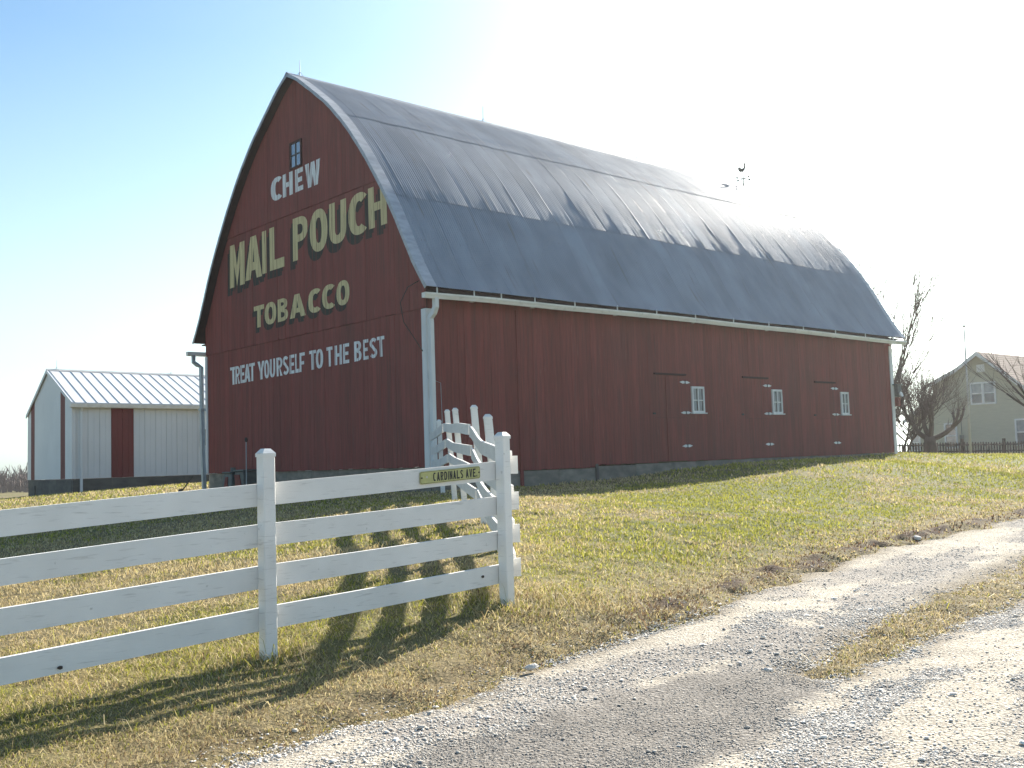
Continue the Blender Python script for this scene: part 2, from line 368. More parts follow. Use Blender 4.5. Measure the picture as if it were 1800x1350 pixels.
# side wall boards, with three pairs of barn doors
DOORS = [(7.92, 9.22, 2.34), (12.01, 13.25, 2.36), (15.95, 17.12, 2.32)]
J = joints(0.04, L_-.03, 5, .17, .225)
for d in DOORS:      # snap joints to door edges
    for e in d[:2]:
        k_ = min(range(len(J)), key=lambda i: abs(J[i]-e)); J[k_] = e
rr = random.Random(9)
for a, b in zip(J[:-1], J[1:]):
    c = (a+b)/2; p = .02+rr.uniform(0, .006); z0 = -.19 if c < 5.42 else -.13+.004*(c-5.4)
    z0 += rr.uniform(-.012, .01)
    for d in DOORS:
        if d[0] < c < d[1]: z0 = d[2]+.03
    g = rr.choice((.0008,.001,.001,.0015,.002,.0045))
    bbuild(MB().box(a+g, b-g, -p, .011, z0, 3.98), 'board', M['red'])
for i, (a, b, zt) in enumerate(DOORS):
    dz0 = -.10
    dr = bbuild(MB().box(a+.004, b-.004, -.006, .010, dz0, zt), 'barn_door', M['red_dark'])
    JJ = joints(a+.002, b-.002, 50+i, .18, .23)
    for q, (c, d) in enumerate(zip(JJ[:-1], JJ[1:])):
        for (za, zb) in ((dz0, 1.125), (1.131, zt-.004)):
            o = MB().box(c+.002, d-.002, -.022-rr.uniform(0, .004), -.004, za, zb).build('board', M['red'], dr, zs=BZ)
    bbuild(MB().box(a-.06, b+.02, -.07, .0, zt+.002, zt+.05), 'lintel', M['red_dark'])
    if i == 0: bbuild(MB().box(a+.42, a+.47, -.05, -.023, -.1, zt-.05), 'door_brace', M['red'])
    bbuild(MB().box(a-.16, a-.06, -.05, -.022, 1.22, 1.27), 'latch', M['dark'])
    # strap hinges: white lozenges with a dark pin
    for zh in (2.15, 1.275, .32):
        ue = b-.02; wv = .235; hv = .040
        zt_ = rr.uniform(-.012, .012)
        po = [(ue-wv, zh-zt_), (ue-.10, zh-hv), (ue-.012, zh-hv*.8), (ue-.012, zh+hv*.8), (ue-.10, zh+hv)]
        hg = bbuild(MB().prism(po, lambda uu, z: (uu, -.040, z), lambda uu, z: (uu, -.030, z))
                    .prism([(2*ue-q[0], 2*zh-q[1]) for q in po], lambda uu, z: (uu, -.040, z), lambda uu, z: (uu, -.030, z)), 'strap_hinge', M['white'])
        MB().box(ue-.012, ue+.012, -.052, -.03, zh-.05, zh+.05).build('hinge_pin', M['dark'], hg, zs=BZ)
    # sash window right of the hinges
    wa, wb = (9.47, 10.03) if i == 0 else ((13.45, 13.97) if i == 1 else (17.43, 17.90)); z0, z1 = 1.28, 2.04
    fr = MB().box(wa, wa+.055, -.075, -.01, z0, z1).box(wb-.055, wb, -.075, -.01, z0, z1).box(wa+.055, wb-.055, -.075, -.01, z1-.06, z1).box(wa+.055, wb-.055, -.075, -.01, z0, z0+.05)
    wn_ = bbuild(fr, 'window', M['white'])
    MB().box(wa-.03, wb+.06, -.11, -.01, z0-.035, z0-.002).build('sill', M['white'], wn_, zs=BZ)
    mid = (wa+wb)/2; zm = (z0+z1)/2-.02
    MB().box(mid-.02, mid+.02, -.068, -.03, z0+.05, z1-.06).box(wa+.055, mid-.021, -.066, -.032, zm-.011, zm+.011).box(mid+.021, wb-.055, -.066, -.032, zm-.011, zm+.011).build('muntin', M['white'], wn_, zs=BZ)
    for (pa, pb) in ((wa+.055, mid-.02), (mid+.02, wb-.055)):
        for (qa, qb) in ((z0+.05, zm-.011), (zm+.011, z1-.06)):
            MB().box(pa, pb, -.040, -.034, qa, qb).build('pane', M['glass_gray'], wn_, zs=BZ)
            MB().box(pb-.035, pb-.002, -.047, -.0402, qa+.01, qb-.005).build('reveal_strip', M['dark'], wn_, zs=BZ)  # dark strip laid on each pane in place of the window reveal
# gable window: dark frame, two lights by two
wf = MB().box(-.085,-.03, 5.36,5.41, 8.27,9.02).box(-.085,-.03, 5.94,5.99, 8.27,9.02).box(-.085,-.03, 5.41,5.94, 8.97,9.02).box(-.085,-.03,5.41,5.94,8.27,8.31)
gw = bbuild(wf, 'window', M['red_dark'])
MB().box(-.075,-.045,5.655,5.695,8.31,8.97).box(-.075,-.045,5.41,5.655,8.63,8.66).box(-.075,-.045,5.695,5.94,8.63,8.66).build('muntin', M['dark'], gw, zs=BZ)
for (a, b) in ((5.41,5.655),(5.695,5.94)):
    for (c, d) in ((8.31,8.63),(8.66,8.97)):
        t = rr.uniform(-.004, .004)
        MB().hexa([(-.060-t,a,c),(-.054-t,a,c),(-.054,b,c),(-.060,b,c),(-.060-t,a,d),(-.054-t,a,d),(-.054,b,d),(-.060,b,d)]).build('pane', M['glass_blue'], gw, zs=BZ)
# corner boards
bbuild(MB().box(-.052,-.022, -.05,.125, -.06,3.62), 'corner_board', M['white'])
bbuild(MB().box(-.052,.13, -.062,-.034, -.2,3.62), 'corner_board', M['white'])
bbuild(MB().box(-.05,-.02, W_-.10,W_+.03, -.02,3.60), 'corner_board', M['white'])
bbuild(MB().box(L_-.16,L_+.02, -.06,-.028, -.12,3.78), 'corner_board', M['white'])

# roof: corrugated sheets in three courses
S1, S2 = 2.95, 6.28
UA, UB = -.27, L_+.38; NC = 34; SW = (UB-UA)/NC
NSEG = 40
def sheet(side, ci, course, s0, s1):
    rr = random.Random(ci*7+course*101+(0 if side < 0 else 999))
    ns = 9; V = []; F = []
    u0 = UA+ci*SW-.015; u1 = UA+(ci+1)*SW+.035
    bul = rr.uniform(.0015, .0048)*(.35 if course == 0 else 1); tw = rr.uniform(-.001, .001); skew = rr.uniform(-.01, .01); ph = rr.uniform(0, 6)
    lift = .006*(2-course)+(ci % 2)*.0045; fr_ = rr.uniform(.8, 1.6); colj = [rr.uniform(-.0013, .0013)+.0022*math.sin(rr.uniform(0,6)) for _ in range(NSEG+1)]
    for j in range(ns+1):
        s = s0+(s1-s0)*j/ns; h, z = prof(s); n = pnorm(s); q = j/ns
        wq = (.25, .25+.75*q*q, 1-.5*q)[course]
        for i in range(NSEG+1):
            t = i/NSEG; uu = u0+(u1-u0)*t+skew*(q-.5)
            d = .0046*math.sin(math.pi*(i+.5)/2)+wq*bul*1.25*math.sin(math.pi*t)*(.85+.25*math.sin(ph+q*3.1*fr_))+.0012*math.sin(ph*3+q*9*fr_+t*2)+tw*(t-.5)*2*math.sin(ph+2.5*q)
            d += .009*math.sin(uu*.9+ph*.02)+lift+colj[i]*(0 if course == 0 else .42)*wq+.008*max(0, (q-.85))/.15*.5*(rr.random()*.3+.7)
            V.append((uu, HC+side*(h+n[0]*d), z+n[1]*d))
    for j in range(ns):
        for i in range(NSEG):
            a = j*(NSEG+1)+i; f = (a, a+1, a+NSEG+2, a+NSEG+1); F.append(f if side > 0 else f[::-1])
    m_ = MB().add(V, F)
    return bbuild(m_, 'roof_sheet', M['roof'], smooth=True)
for ci in range(NC):
    for course, (s0, s1) in enumerate(((.02, S1+.10), (S1, S2+.10), (S2, STOT))):
        jit = random.Random(ci+course*77).uniform(-.015, .015)
        sheet(-1, ci, course, s0, s1+jit)
# far slope as one long corrugated surface
V = []; F = []; nu = 314; NS2 = 40
for j in range(NS2+1):
    s = .02+(STOT-.02)*j/NS2; h, z = prof(s); n = pnorm(s)
    for i in range(nu+1):
        uu = UA+(UB-UA)*i/nu; d = .005*(1 if i % 2 else -1); V.append((uu, HC+h+n[0]*d, z+n[1]*d))
for j in range(NS2):
    for i in range(nu): a = j*(nu+1)+i; F.append((a, a+1, a+nu+2, a+nu+1))
bbuild(MB().add(V, F), 'far_roof_slope', M['roof'])
# roof deck under the sheets (its dark edge shows at the eaves)
for side in (-1, 1):
    mb = MB(); n_ = 30; V = []; F = []
    for j in range(n_+1):
        s = .05+(STOT-.10)*j/n_; h, z = prof(s); n = pnorm(s)
        for uu in (UA+.02, UB-.02):
            for d in (-.025, -.075): V.append((uu, HC+side*(h+n[0]*d), z+n[1]*d))
    for j in range(n_):
        a = j*4; b = a+4
        F += [(a, a+2, b+2, b), (a+1, b+1, b+3, a+3), (a, b, b+1, a+1), (a+2, a+3, b+3, b+2)]
    F += [(0,1,3,2), (n_*4, n_*4+2, n_*4+3, n_*4+1)]
    bbuild(mb.add(V, F), 'roof_deck', M['soffit'])
    # eave boards (fascia)
    e0, e1 = HC+side*5.72, HC+side*6.08
    bbuild(MB().box(.0, L_, min(e0,e1), max(e0,e1), 3.985, 4.02), 'eave_soffit', M['soffit'])
    # rafter tails
# rake flashing on the front and rear gable edges
for (ua, ub, fo) in ((UA-.02, UA+.30, -1), (UB-.22, UB+.02, 1)):
    for side in (-1, 1):
        V = []; F = []; n_ = 44; r2 = random.Random(4)
        for j in range(n_+1):
            s = .0+STOT*j/n_; h, z = prof(s); n = pnorm(s); wv = r2.uniform(-.004, .004)
            face = ua if fo < 0 else ub; back = ub if fo < 0 else ua
            d0 = .022+wv; dn = -.065+r2.uniform(-.008, .008)
            for (uu, d) in ((back, .016), (face, d0), (face-fo*.0, dn), (face-fo*.012, dn), (face-fo*.012, d0-.012), (back, .008)):
                V.append((uu, HC+side*(h+n[0]*d), z+n[1]*d))
        for j in range(n_):
            for q in range(6): a = j*6+q; b = j*6+(q+1) % 6; F.append((a, b, b+6, a+6))
        bbuild(MB().add(V, F), 'rake_flashing', M['roof_trim'], smooth=False)
# ridge cap in lengths
u = UA-.02; i = 0
while u < UB:
    u1 = min(u+2.45, UB+.02); t = .004*(i % 2)
    V = []; 
    P5 = [(-.20,10.79+t),(-.04,10.915+t),(0,10.935+t),(.04,10.915+t),(.20,10.79+t)]
    mb = MB(); 
    for uu in (u, u1):
        for (h, z) in P5: V.append((uu, HC+h, z))
    bbuild(mb.add(V, [(q, q+1, q+6, q+5) for q in range(4)]), 'ridge_cap', M['roof_trim']); u = u1-.03; i += 1
    if u1 >= UB: break
# gutters (sagging on the near side), hangers and downspouts
GZ = [(-.27,3.93),(1.7,3.965),(4.1,3.96),(7.1,3.985),(8.8,3.99),(12,3.975),(14.5,3.985),(20.3,3.945),(21.45,3.95)]
def gz(u): return float(np.interp(u, [g[0] for g in GZ], [g[1] for g in GZ]))
def gutter(vin, vout, zf, u0, u1, name='gutter'):
    mb = MB(); V = []; n_ = 44; F = []; sg = 1 if vout > vin else -1
    for j in range(n_+1):
        u = u0+(u1-u0)*j/n_; z = zf(u)
        sec = [(vin, z), (vin, z-.115), (vout-sg*.035, z-.13), (vout-sg*.022, z-.085), (vout, z-.045), (vout, z), (vout-sg*.02, z-.003), (vout-sg*.02, z-.04), (vout-sg*.045, z-.115), (vin+sg*.008, z-.10), (vin+sg*.008, z)]
        V += [(u, a, b) for a, b in sec]
    k = 11
    for j in range(n_):
        for q in range(k): a = j*k+q; b = j*k+(q+1) % k; F.append((a, b, b+k, a+k))
    mb.add(V, F)
    for uu in (u0, u1):
        z = zf(uu); s_ = -1 if uu == u0 else 1
        mb.hexa([(uu,vin,z-.115),(uu+.006*s_,vin,z-.115),(uu+.006*s_,vout-sg*.035,z-.128),(uu,vout-sg*.035,z-.128),(uu,vin,z),(uu+.006*s_,vin,z),(uu+.006*s_,vout,z),(uu,vout,z)])
    return bbuild(mb, name, M['gutter'])
gutter(-.245, -.40, gz, -.29, 21.5)
gutter(W_+.245, W_+.40, lambda u: 3.78+.004*u, -.50, 21.4)
for i, u in enumerate([.05,1.15,2.0,3.1,4.5,6.1,7.7,9.4,11.2,13,14.9,16.8,18.7,20.6]):
    z = gz(u); bbuild(MB().box(u-.012, u+.012, -.385, -.36, z-.05, z+.13), 'gutter_hanger', M['white'])
    if i % 2: bbuild(MB().box(u-.05, u+.05, -.408, -.24, z-.134, z-.128).box(u-.03,u+.03,-.404,-.4005,z-.05,z), 'gutter_joint', M['gutter'])
bbuild(MB().tube([(.03,-.33,3.83),(.03,-.33,3.62),(.03,-.26,3.50),(.03,-.125,3.40),(.03,-.125,3.25),(.03,-.125,-.45)], .085, 4, ph=math.pi/4, flat=.85), 'downspout', M['white'])
bbuild(MB().tube([(-.30,W_+.30,3.68),(-.30,W_+.30,3.46),(-.22,W_+.20,3.36),(-.14,W_+.10,3.28),(-.13,W_+.10,1.95)], .070, 4, ph=math.pi/4), 'downspout', M['galv_pipe'])
bbuild(MB().tube([(-.13,W_+.10,2.0),(-.11,W_+.085,.30),(-.10,W_+.04,-.75)], .078, 4, ph=math.pi/4), 'downspout', M['galv_pipe'])
bbuild(MB().box(-.215,-.03,W_+.015,W_+.185,1.92,1.99), 'pipe_strap', M['galv_pipe'])
# loose lightning cable at the near corner
cp = [(-.20,-.02,4.25),(-.42,.12,4.10),(-.55,.24,3.75),(-.50,.20,3.30),(-.30,.10,2.95),(-.12,.0,2.62)]
bbuild(MB().tube(cp, .011, 5), 'loose_cable', M['dark'], smooth=True)
bbuild(MB().tube([(-.03,-.03,2.7),(-.045,-.065,2.0),(.34,-.04,1.9),(.36,-.04,.8)], .008, 4), 'lightning_cable', M['galv_pipe'])
# little yard lamp and box at the far corner
bbuild(MB().box(L_+.02, L_+.30, -.20, .05, 1.95, 2.35).box(L_-.1,L_+.35,-.24,.09,2.352,2.39), 'lamp_housing', M['tin'])
bbuild(MB().tube([(L_+.1,-.24,2.0),(L_+.1,-.30,2.02)], [.07,.10], 10), 'lamp_glass', M['white'])
bbuild(MB().box(L_+.05, L_+.22, -.18, -.02, 1.60, 1.92), 'meter_box', M['rust'])

# ---- painted lettering, following the boards
def _arc(cx, cy, rx, ry, a0, a1, n=14, e=1.0):
    P = []
    for i in range(n+1):
        q = R_(a0+(a1-a0)*i/n); c, s_ = math.cos(q), math.sin(q)
        P.append((cx+rx*math.copysign(abs(c)**e, c), cy+ry*math.copysign(abs(s_)**e, s_)))
    return P
def glyph(ch, tx, ty):      # sign painter's block letters in the unit square: outline and holes
    c = .5; E_ = .85
    if ch == 'I': return [[(0,0),(1,0),(1,1),(0,1)]]
    if ch == 'L': return [[(0,0),(1,0),(1,ty*1.15),(tx,ty*1.15),(tx,1),(0,1)]]
    if ch == 'T': a = c-tx/2; b = c+tx/2; return [[(a,0),(b,0),(b,1-ty),(1,1-ty),(1,1),(0,1),(0,1-ty),(a,1-ty)]]
    if ch == 'H': return [[(0,0),(tx,0),(tx,.5-ty/2),(1-tx,.5-ty/2),(1-tx,0),(1,0),(1,1),(1-tx,1),(1-tx,.5+ty/2),(tx,.5+ty/2),(tx,1),(0,1)]]
    if ch in 'EF':
        P = [(1,1),(0,1),(0,0)]+([(1,0),(1,ty)] if ch == 'E' else [(tx,0)])
        return [P+[(tx,ty if ch == 'E' else .46-ty/2),(tx,.5-ty/2),(.88,.5-ty/2),(.88,.5+ty/2),(tx,.5+ty/2),(tx,1-ty),(1,1-ty)]] if ch == 'E' else [[(1,1),(0,1),(0,0),(tx,0),(tx,.46-ty/2),(.86,.46-ty/2),(.86,.46+ty/2),(tx,.46+ty/2),(tx,1-ty),(1,1-ty)]]
    if ch == 'M': k = tx*.9; return [[(0,0),(k,0),(k,.52),(.5,0),(1-k,.52),(1-k,0),(1,0),(1,1),(1-k*1.05,1),(.5,.48),(k*1.05,1),(0,1)]]
    if ch == 'W': k = tx*.75; return [[(.18,0),(.18+k*.9,0),(.5,.50),(.82-k*.9,0),(.82,0),(1,1),(1-k,1),(.74,.36),(.62,1),(.38,1),(.26,.36),(k,1),(0,1)]]
    if ch == 'A': k = tx*.95; return [[(0,0),(k,0),(k+.07,.20),(1-k-.07,.20),(1-k,0),(1,0),(.5+k*.52,1),(.5-k*.52,1)], [(k+.145,.20+ty*.95),(.5,.74),(1-k-.145,.20+ty*.95)]]
    if ch == 'V': k = tx; return [[(.5-k*.45,0),(.5+k*.45,0),(1,1),(1-k,1),(.5,.32),(k,1),(0,1)]]
    if ch == 'Y': a = c-tx/2; b = c+tx/2; return [[(a,0),(b,0),(b,.42),(1,1),(1-tx,1),(.5,.60),(tx,1),(0,1),(a,.42)]]
    if ch == 'N': return [[(0,0),(tx,0),(tx,.58),(1-tx,0),(1,0),(1,1),(1-tx,1),(1-tx,.42),(tx,1),(0,1)]]
    if ch == 'O': return [_arc(.5,.5,.5,.5,0,347,26,E_), _arc(.5,.5,.5-tx,.5-ty,0,347,26,E_)]
    if ch == 'C': return [_arc(.5,.5,.5,.5,48,312,22,E_)+_arc(.5,.5,.5-tx,.5-ty,312-8,48+8,22,E_)]
    if ch == 'U': return [[(0,1)]+_arc(.5,.36,.5,.36,180,360,16,E_)+[(1,1),(1-tx,1)]+_arc(.5,.36,.5-tx,.36-ty,360,180,16,E_)+[(tx,1)]]
    if ch == 'D': return [[(0,0)]+_arc(.45,.5,.55,.5,-90,90,16,E_)+[(0,1)], [(tx,ty)]+_arc(.45,.5,.55-tx,.5-ty,-90,90,14,E_)+[(tx,1-ty)]]
    if ch in 'PR':
        o = _arc(.45,.71,.55,.29,90,-90,14,E_); i = _arc(.45,.71,.55-tx,.29-ty*.85,90,-90,12,E_)
        if ch == 'P': out = [(0,0),(0,1)]+o+[(tx,.42),(tx,0)]
        else: out = [(0,0),(0,1)]+o+[(.62,.42),(1,0),(1-tx*1.1,0),(.5,.40),(tx,.40),(tx,0)]
        return [out, [(tx,1-ty*.85)]+i+[(tx,.42+ty*.85)]]
    if ch == 'B':
        return [[(0,0),(0,1)]+_arc(.45,.755,.50,.245,90,-75,12,E_)+_arc(.45,.27,.55,.27,75,-90,12,E_), [(tx,1-ty*.8)]+_arc(.42,.755,.53-tx,.245-ty*.8,90,-90,10,E_)+[(tx,.51+ty*.8)], [(tx,.51-ty*.3)]+_arc(.42,.27+.01,.58-tx,.24-ty*.6,90,-90,10,E_)+[(tx,ty*.8)]]
    if ch == 'S':
        C_ = _arc(.5,.74,.5-tx/2,.26-ty/2,25,180,9,1)+_arc(.5,.74,.5-tx/2,.26-ty/2,195,250,4,1)+_arc(.5,.26,.5-tx/2,.26-ty/2,70,-15,5,1)+_arc(.5,.26,.5-tx/2,.26-ty/2,-25,-155,9,1)
        L = []; Rr = []
        for i, p in enumerate(C_):
            q0 = C_[max(i-1,0)]; q1 = C_[min(i+1,len(C_)-1)]; dx, dy = q1[0]-q0[0], q1[1]-q0[1]; l = math.hypot(dx, dy) or 1
            nx, ny = -dy/l, dx/l; L.append((p[0]+nx*tx/2, p[1]+ny*ty/2)); Rr.append((p[0]-nx*tx/2, p[1]-ny*ty/2))
        return [L+Rr[::-1]]
    if ch == '.': return [[(0,0),(1,0),(1,1),(0,1)]]
def char_mesh(ch, tx, ty):
    cu = bpy.data.curves.new('c', 'CURVE'); cu.dimensions = '2D'; cu.fill_mode = 'BOTH'
    for poly in glyph(ch, tx, ty):
        sp_ = cu.splines.new('POLY'); sp_.points.add(len(poly)-1); sp_.use_cyclic_u = True
        for p_, q in zip(sp_.points, poly): p_.co = (q[0], q[1], 0, 1)
    o = bpy.data.objects.new('c', cu); COL.objects.link(o); bpy.context.view_layer.update()
    me = bpy.data.meshes.new_from_object(o.evaluated_get(bpy.context.evaluated_depsgraph_get()))
    bpy.data.objects.remove(o); bpy.data.curves.remove(cu); return me
CH = {}
def letter(ch, va, vb, z0, z1, tier, m, name, off=(.33,.2), lift=0.0, tilt=0.0):
    if (ch, off) not in CH: CH[(ch, off)] = char_mesh(ch, *off)
    bm = bmesh.new(); bm.from_mesh(CH[(ch, off)])
    xs_ = [v.co.x for v in bm.verts]; ys_ = [v.co.y for v in bm.verts]; x0, x1, y0, y1 = min(xs_), max(xs_), min(ys_), max(ys_)
    for v in bm.verts:
        tx = (v.co.x-x0)/(x1-x0); ty = (v.co.y-y0)/(y1-y0)
        tx += (ty-.5)*tilt
        v.co = Vector((0, va+(vb-va)*tx, z0+(z1-z0)*ty))
    J, pr = TIERS[tier]
    cut = [j for j in J if min(va, vb)-.1 < j < max(va, vb)+.1]
    for j in cut:
        for e in (j-.0065, j+.0065):
            bmesh.ops.bisect_plane(bm, geom=bm.verts[:]+bm.edges[:]+bm.faces[:], plane_co=(0, e, 0), plane_no=(0, 1, 0))
        kill = [f for f in bm.faces if abs(f.calc_center_median().y-j) < .0064]
        bmesh.ops.delete(bm, geom=kill, context='FACES')
    for v in bm.verts:
        k_ = int(np.clip(np.searchsorted(J, v.co.y)-1, 0, len(pr)-1)); v.co.x = -pr[k_]-.005-lift; v.co.z -= BZ
    me = bpy.data.meshes.new(name); bm.to_mesh(me); bm.free(); return link(name, me, m, barn)
TREAT = [('T',9.809,9.429,2.595,3.125),('R',9.489,9.199,2.598,3.127),('E',9.156,8.888,2.601,3.129),('A',8.917,8.536,2.604,3.131),('T',8.593,8.258,2.607,3.133),('Y',8.085,7.680,2.612,3.137),('O',7.707,7.402,2.615,3.140),('U',7.374,7.074,2.618,3.142),('R',6.992,6.672,2.622,3.145),('S',6.645,6.304,2.626,3.148),('E',6.251,5.994,2.629,3.150),('L',5.957,5.739,2.632,3.152),('F',5.723,5.438,2.635,3.154),('T',5.214,4.865,2.641,3.158),('O',4.873,4.501,2.644,3.160),('T',4.326,4.033,2.650,3.163),('H',3.931,3.591,2.655,3.165),('E',3.532,3.248,2.659,3.168),('B',3.014,2.682,2.665,3.171),('E',2.613,2.373,2.669,3.173),('S',2.317,1.986,2.673,3.175),('T',1.976,1.672,2.676,3.177)]
TOB = [('T',8.258,7.634,4.123,4.757),('O',7.594,6.930,4.129,4.764),('B',6.855,6.281,4.135,4.772),('A',6.190,5.339,4.142,4.780),('C',5.193,4.558,4.150,4.790),('C',4.472,3.852,4.156,4.798),('O',3.766,3.154,4.162,4.805)]
MP = [('M',9.732,8.788,5.514,6.806),('A',8.744,7.721,5.585,6.842),('I',7.699,7.455,5.629,6.864),('L',7.255,6.424,5.649,6.876),('P',5.946,5.153,5.707,6.888),('O',5.033,4.144,5.754,6.897),('U',4.050,3.234,5.801,6.905),('C',3.128,2.296,5.847,6.913),('H',2.221,1.427,5.890,6.921)]
CW = [('C',7.122,6.488,7.598,8.263),('H',6.436,5.890,7.585,8.237),('E',5.749,5.326,7.592,8.224),('W',5.222,4.428,7.565,8.241)]
rr = random.Random(3)
for a in TREAT: letter(*a, 'low', M['lwhite'], 'painted_letter', off=(.34,.17), lift=.001, tilt=rr.uniform(-.05,.05))
for a in CW: letter(*a, 'top', M['lwhite'], 'painted_letter', off=(.35,.21), lift=.001)
for W2, dv, dz, of in ((TOB, .10, -.15, (.32,.21)), (MP, .16, -.22, (.33,.20))):
    for a in W2:
        t = rr.uniform(-.03, .03)
        letter(a[0], a[1]+dv, a[2]+dv, a[3]+dz, a[4]+dz, 'mid', M['lblack'], 'letter_shadow', off=(of[0]+.03, of[1]+.02), lift=0, tilt=t)
        letter(a[0], a[1]+dv*.5, a[2]+dv*.5, a[3]+dz*.5, a[4]+dz*.5, 'mid', M['lblack'], 'letter_shadow', off=(of[0]+.03, of[1]+.02), lift=.0012, tilt=t)
        letter(*a, 'mid', M['cream'], 'painted_letter', off=of, lift=.0025, tilt=t)

# ---- things on and by the barn
def bw(u, v, z):     # barn coordinates to world
    c, s = math.cos(BANG), math.sin(BANG); return Vector((BX+u*c-v*s, BY+u*s+v*c, z))
def rod(p, h, label, group):
    r = empty('lightning_rod', p, 0, label=label, cat='lightning rod', group=group)
    MB().tube([(0,0,0),(0,0,h*.8),(.005,0,h)], [.011,.009,.003], 6).build('spike', M['galv_pipe'], r)
    mb = MB()
    for a in range(3):
        q = a*2.094; mb.tube([(.10*math.cos(q),.10*math.sin(q),-.02),(0,0,.10)], .008, 5)
    mb.build('foot', M['galv_pipe'], r)
rod(bw(.14,HC,10.93), .46, 'thin lightning rod at the barn roof peak above the painted gable', 'lightning rods on the barn ridge')
rod(bw(6.78,HC,10.93), .52, 'thin lightning rod on the barn ridge, one third of the way back', 'lightning rods on the barn ridge')
rod(bw(14.08,HC,10.93), .40, 'thin lightning rod on the barn ridge, the nearest one to the weathervane', 'lightning rods on the barn ridge')
wv = empty('weathervane', bw(20.6,HC,10.9), 0, label='dark rooster weathervane near the far end of the barn ridge', cat='weathervane')
MB().tube([(0,0,0),(0,0,.66)], .022, 6).build('spindle', M['dark'], wv)
arms = MB(); 
for a in range(2):
    q = .5+a*math.pi/2; c, s = math.cos(q)*.30, math.sin(q)*.30; arms.tube([(-c,-s,.34),(c,s,.34)], .016, 5)
arms.build('cross_arms', M['dark'], wv)
for a in range(4):
    q = .5+a*math.pi/2; c, s = math.cos(q)*.33, math.sin(q)*.33
    MB().box(c-.035,c+.035,s-.012,s+.012,.30,.385).build('pointer', M['dark'], wv, bevel=.01)
rp = [(-.17,.66),(-.20,.78),(-.15,.84),(-.09,.78),(-.03,.76),(.03,.80),(.05,.90),(.03,.97),(.07,1.0),(.10,.97),(.13,.94),(.10,.92),(.10,.80),(.07,.70),(.0,.64),(-.10,.62)]
MB().prism(rp, lambda a, z: (a,-.012,z), lambda a, z: (a,.012,z)).build('rooster', M['dark'], wv)
sc = MB()
for q in range(3):
    a = q*2.09; sc.tube([(.42*math.cos(a),.30*math.sin(a),-.26 if abs(math.sin(a)) > .3 else -.02),(0,0,.14)], .012, 5)
sc.build('tripod', M['dark'], wv)
# tin bin, box and marker pole by the left corner of the front wall
def bgnd(u, v): p = bw(u, v, 0); return gh(p.x, p.y)
p = bw(-.45, 8.80, 0); z = gh(p.x, p.y)-.02
t = empty('metal_bin', (p.x,p.y,z), BANG, label='tapered dull grey metal bin with a rusty red patch beside the barn wall', cat='metal bin')
mb = MB(); mb.hexa([(-.27,-.33,0),(.27,-.33,0),(.27,.33,0),(-.27,.33,0),(-.20,-.24,.62),(.20,-.24,.62),(.20,.24,.62),(-.20,.24,.62)]); mb.build('body', M['tin'], t, bevel=.02)
MB().box(-.24,.24,-.28,.28,.625,.67).build('lid', M['tin'], t, bevel=.01)
MB().tube([(0,.05,.67),(0,.05,.79)], .075, 10).build('cap', M['tin'], t)
MB().hexa([(-.285,-.10,.10),(-.262,-.10,.10),(-.262,.12,.10),(-.285,.12,.10),(-.235,-.06,.52),(-.212,-.06,.52),(-.212,.08,.52),(-.235,.08,.52)]).build('rusty_patch', M['rust'], t)
p = bw(-.36, 8.20, 0); z = gh(p.x, p.y)-.02
t = empty('metal_box', (p.x,p.y,z), BANG, label='square dark metal box with rust on its side, next to the tapered bin', cat='metal box')
MB().box(-.24,.24,-.27,.27,0,.66).build('body', M['tin'], t, bevel=.015)
MB().box(-.27,.27,-.30,.30,.665,.72).build('lid', M['tin'], t, bevel=.01)
MB().hexa([(-.262,-.16,.25),(-.243,-.16,.25),(-.243,.20,.25),(-.262,.20,.25),(-.262,-.05,.58),(-.243,-.05,.58),(-.243,.24,.58),(-.262,.24,.58)]).build('rust_patch', M['rust'], t)
p = bw(-.62, 7.72, 0)
t = empty('marker_pole', (p.x,p.y,gh(p.x,p.y)-.05), 0, label='thin grey pole with a small dark head standing beside the metal box', cat='pole')
MB().tube([(0,0,0),(.01,0,1.55)], .014, 6).build('shaft', M['galv_pipe'], t)
MB().tube([(.01,0,1.53),(.01,0,1.58),(.01,0,1.66)], [.025,.045,.03], 8).build('head', M['dark'], t)
p0 = bw(-.5, W_+.75, 0); p0.z = gh(p0.x, p0.y)
t = empty('iron_bar', p0, 0, label='short dark iron bar with a flat foot leaning against the grey downspout', cat='iron bar')
MB().tube([(-.05,0,.02),(.30,.10,.52)], .022, 6).build('bar', M['dark'], t)
MB().hexa([(-.14,-.05,-.02),(-.02,-.05,-.02),(-.02,.05,-.02),(-.14,.05,-.02),(-.10,-.03,.12),(0.02,-.03,.14),(0.02,.03,.14),(-.10,.03,.12)]).build('foot', M['dark'], t)

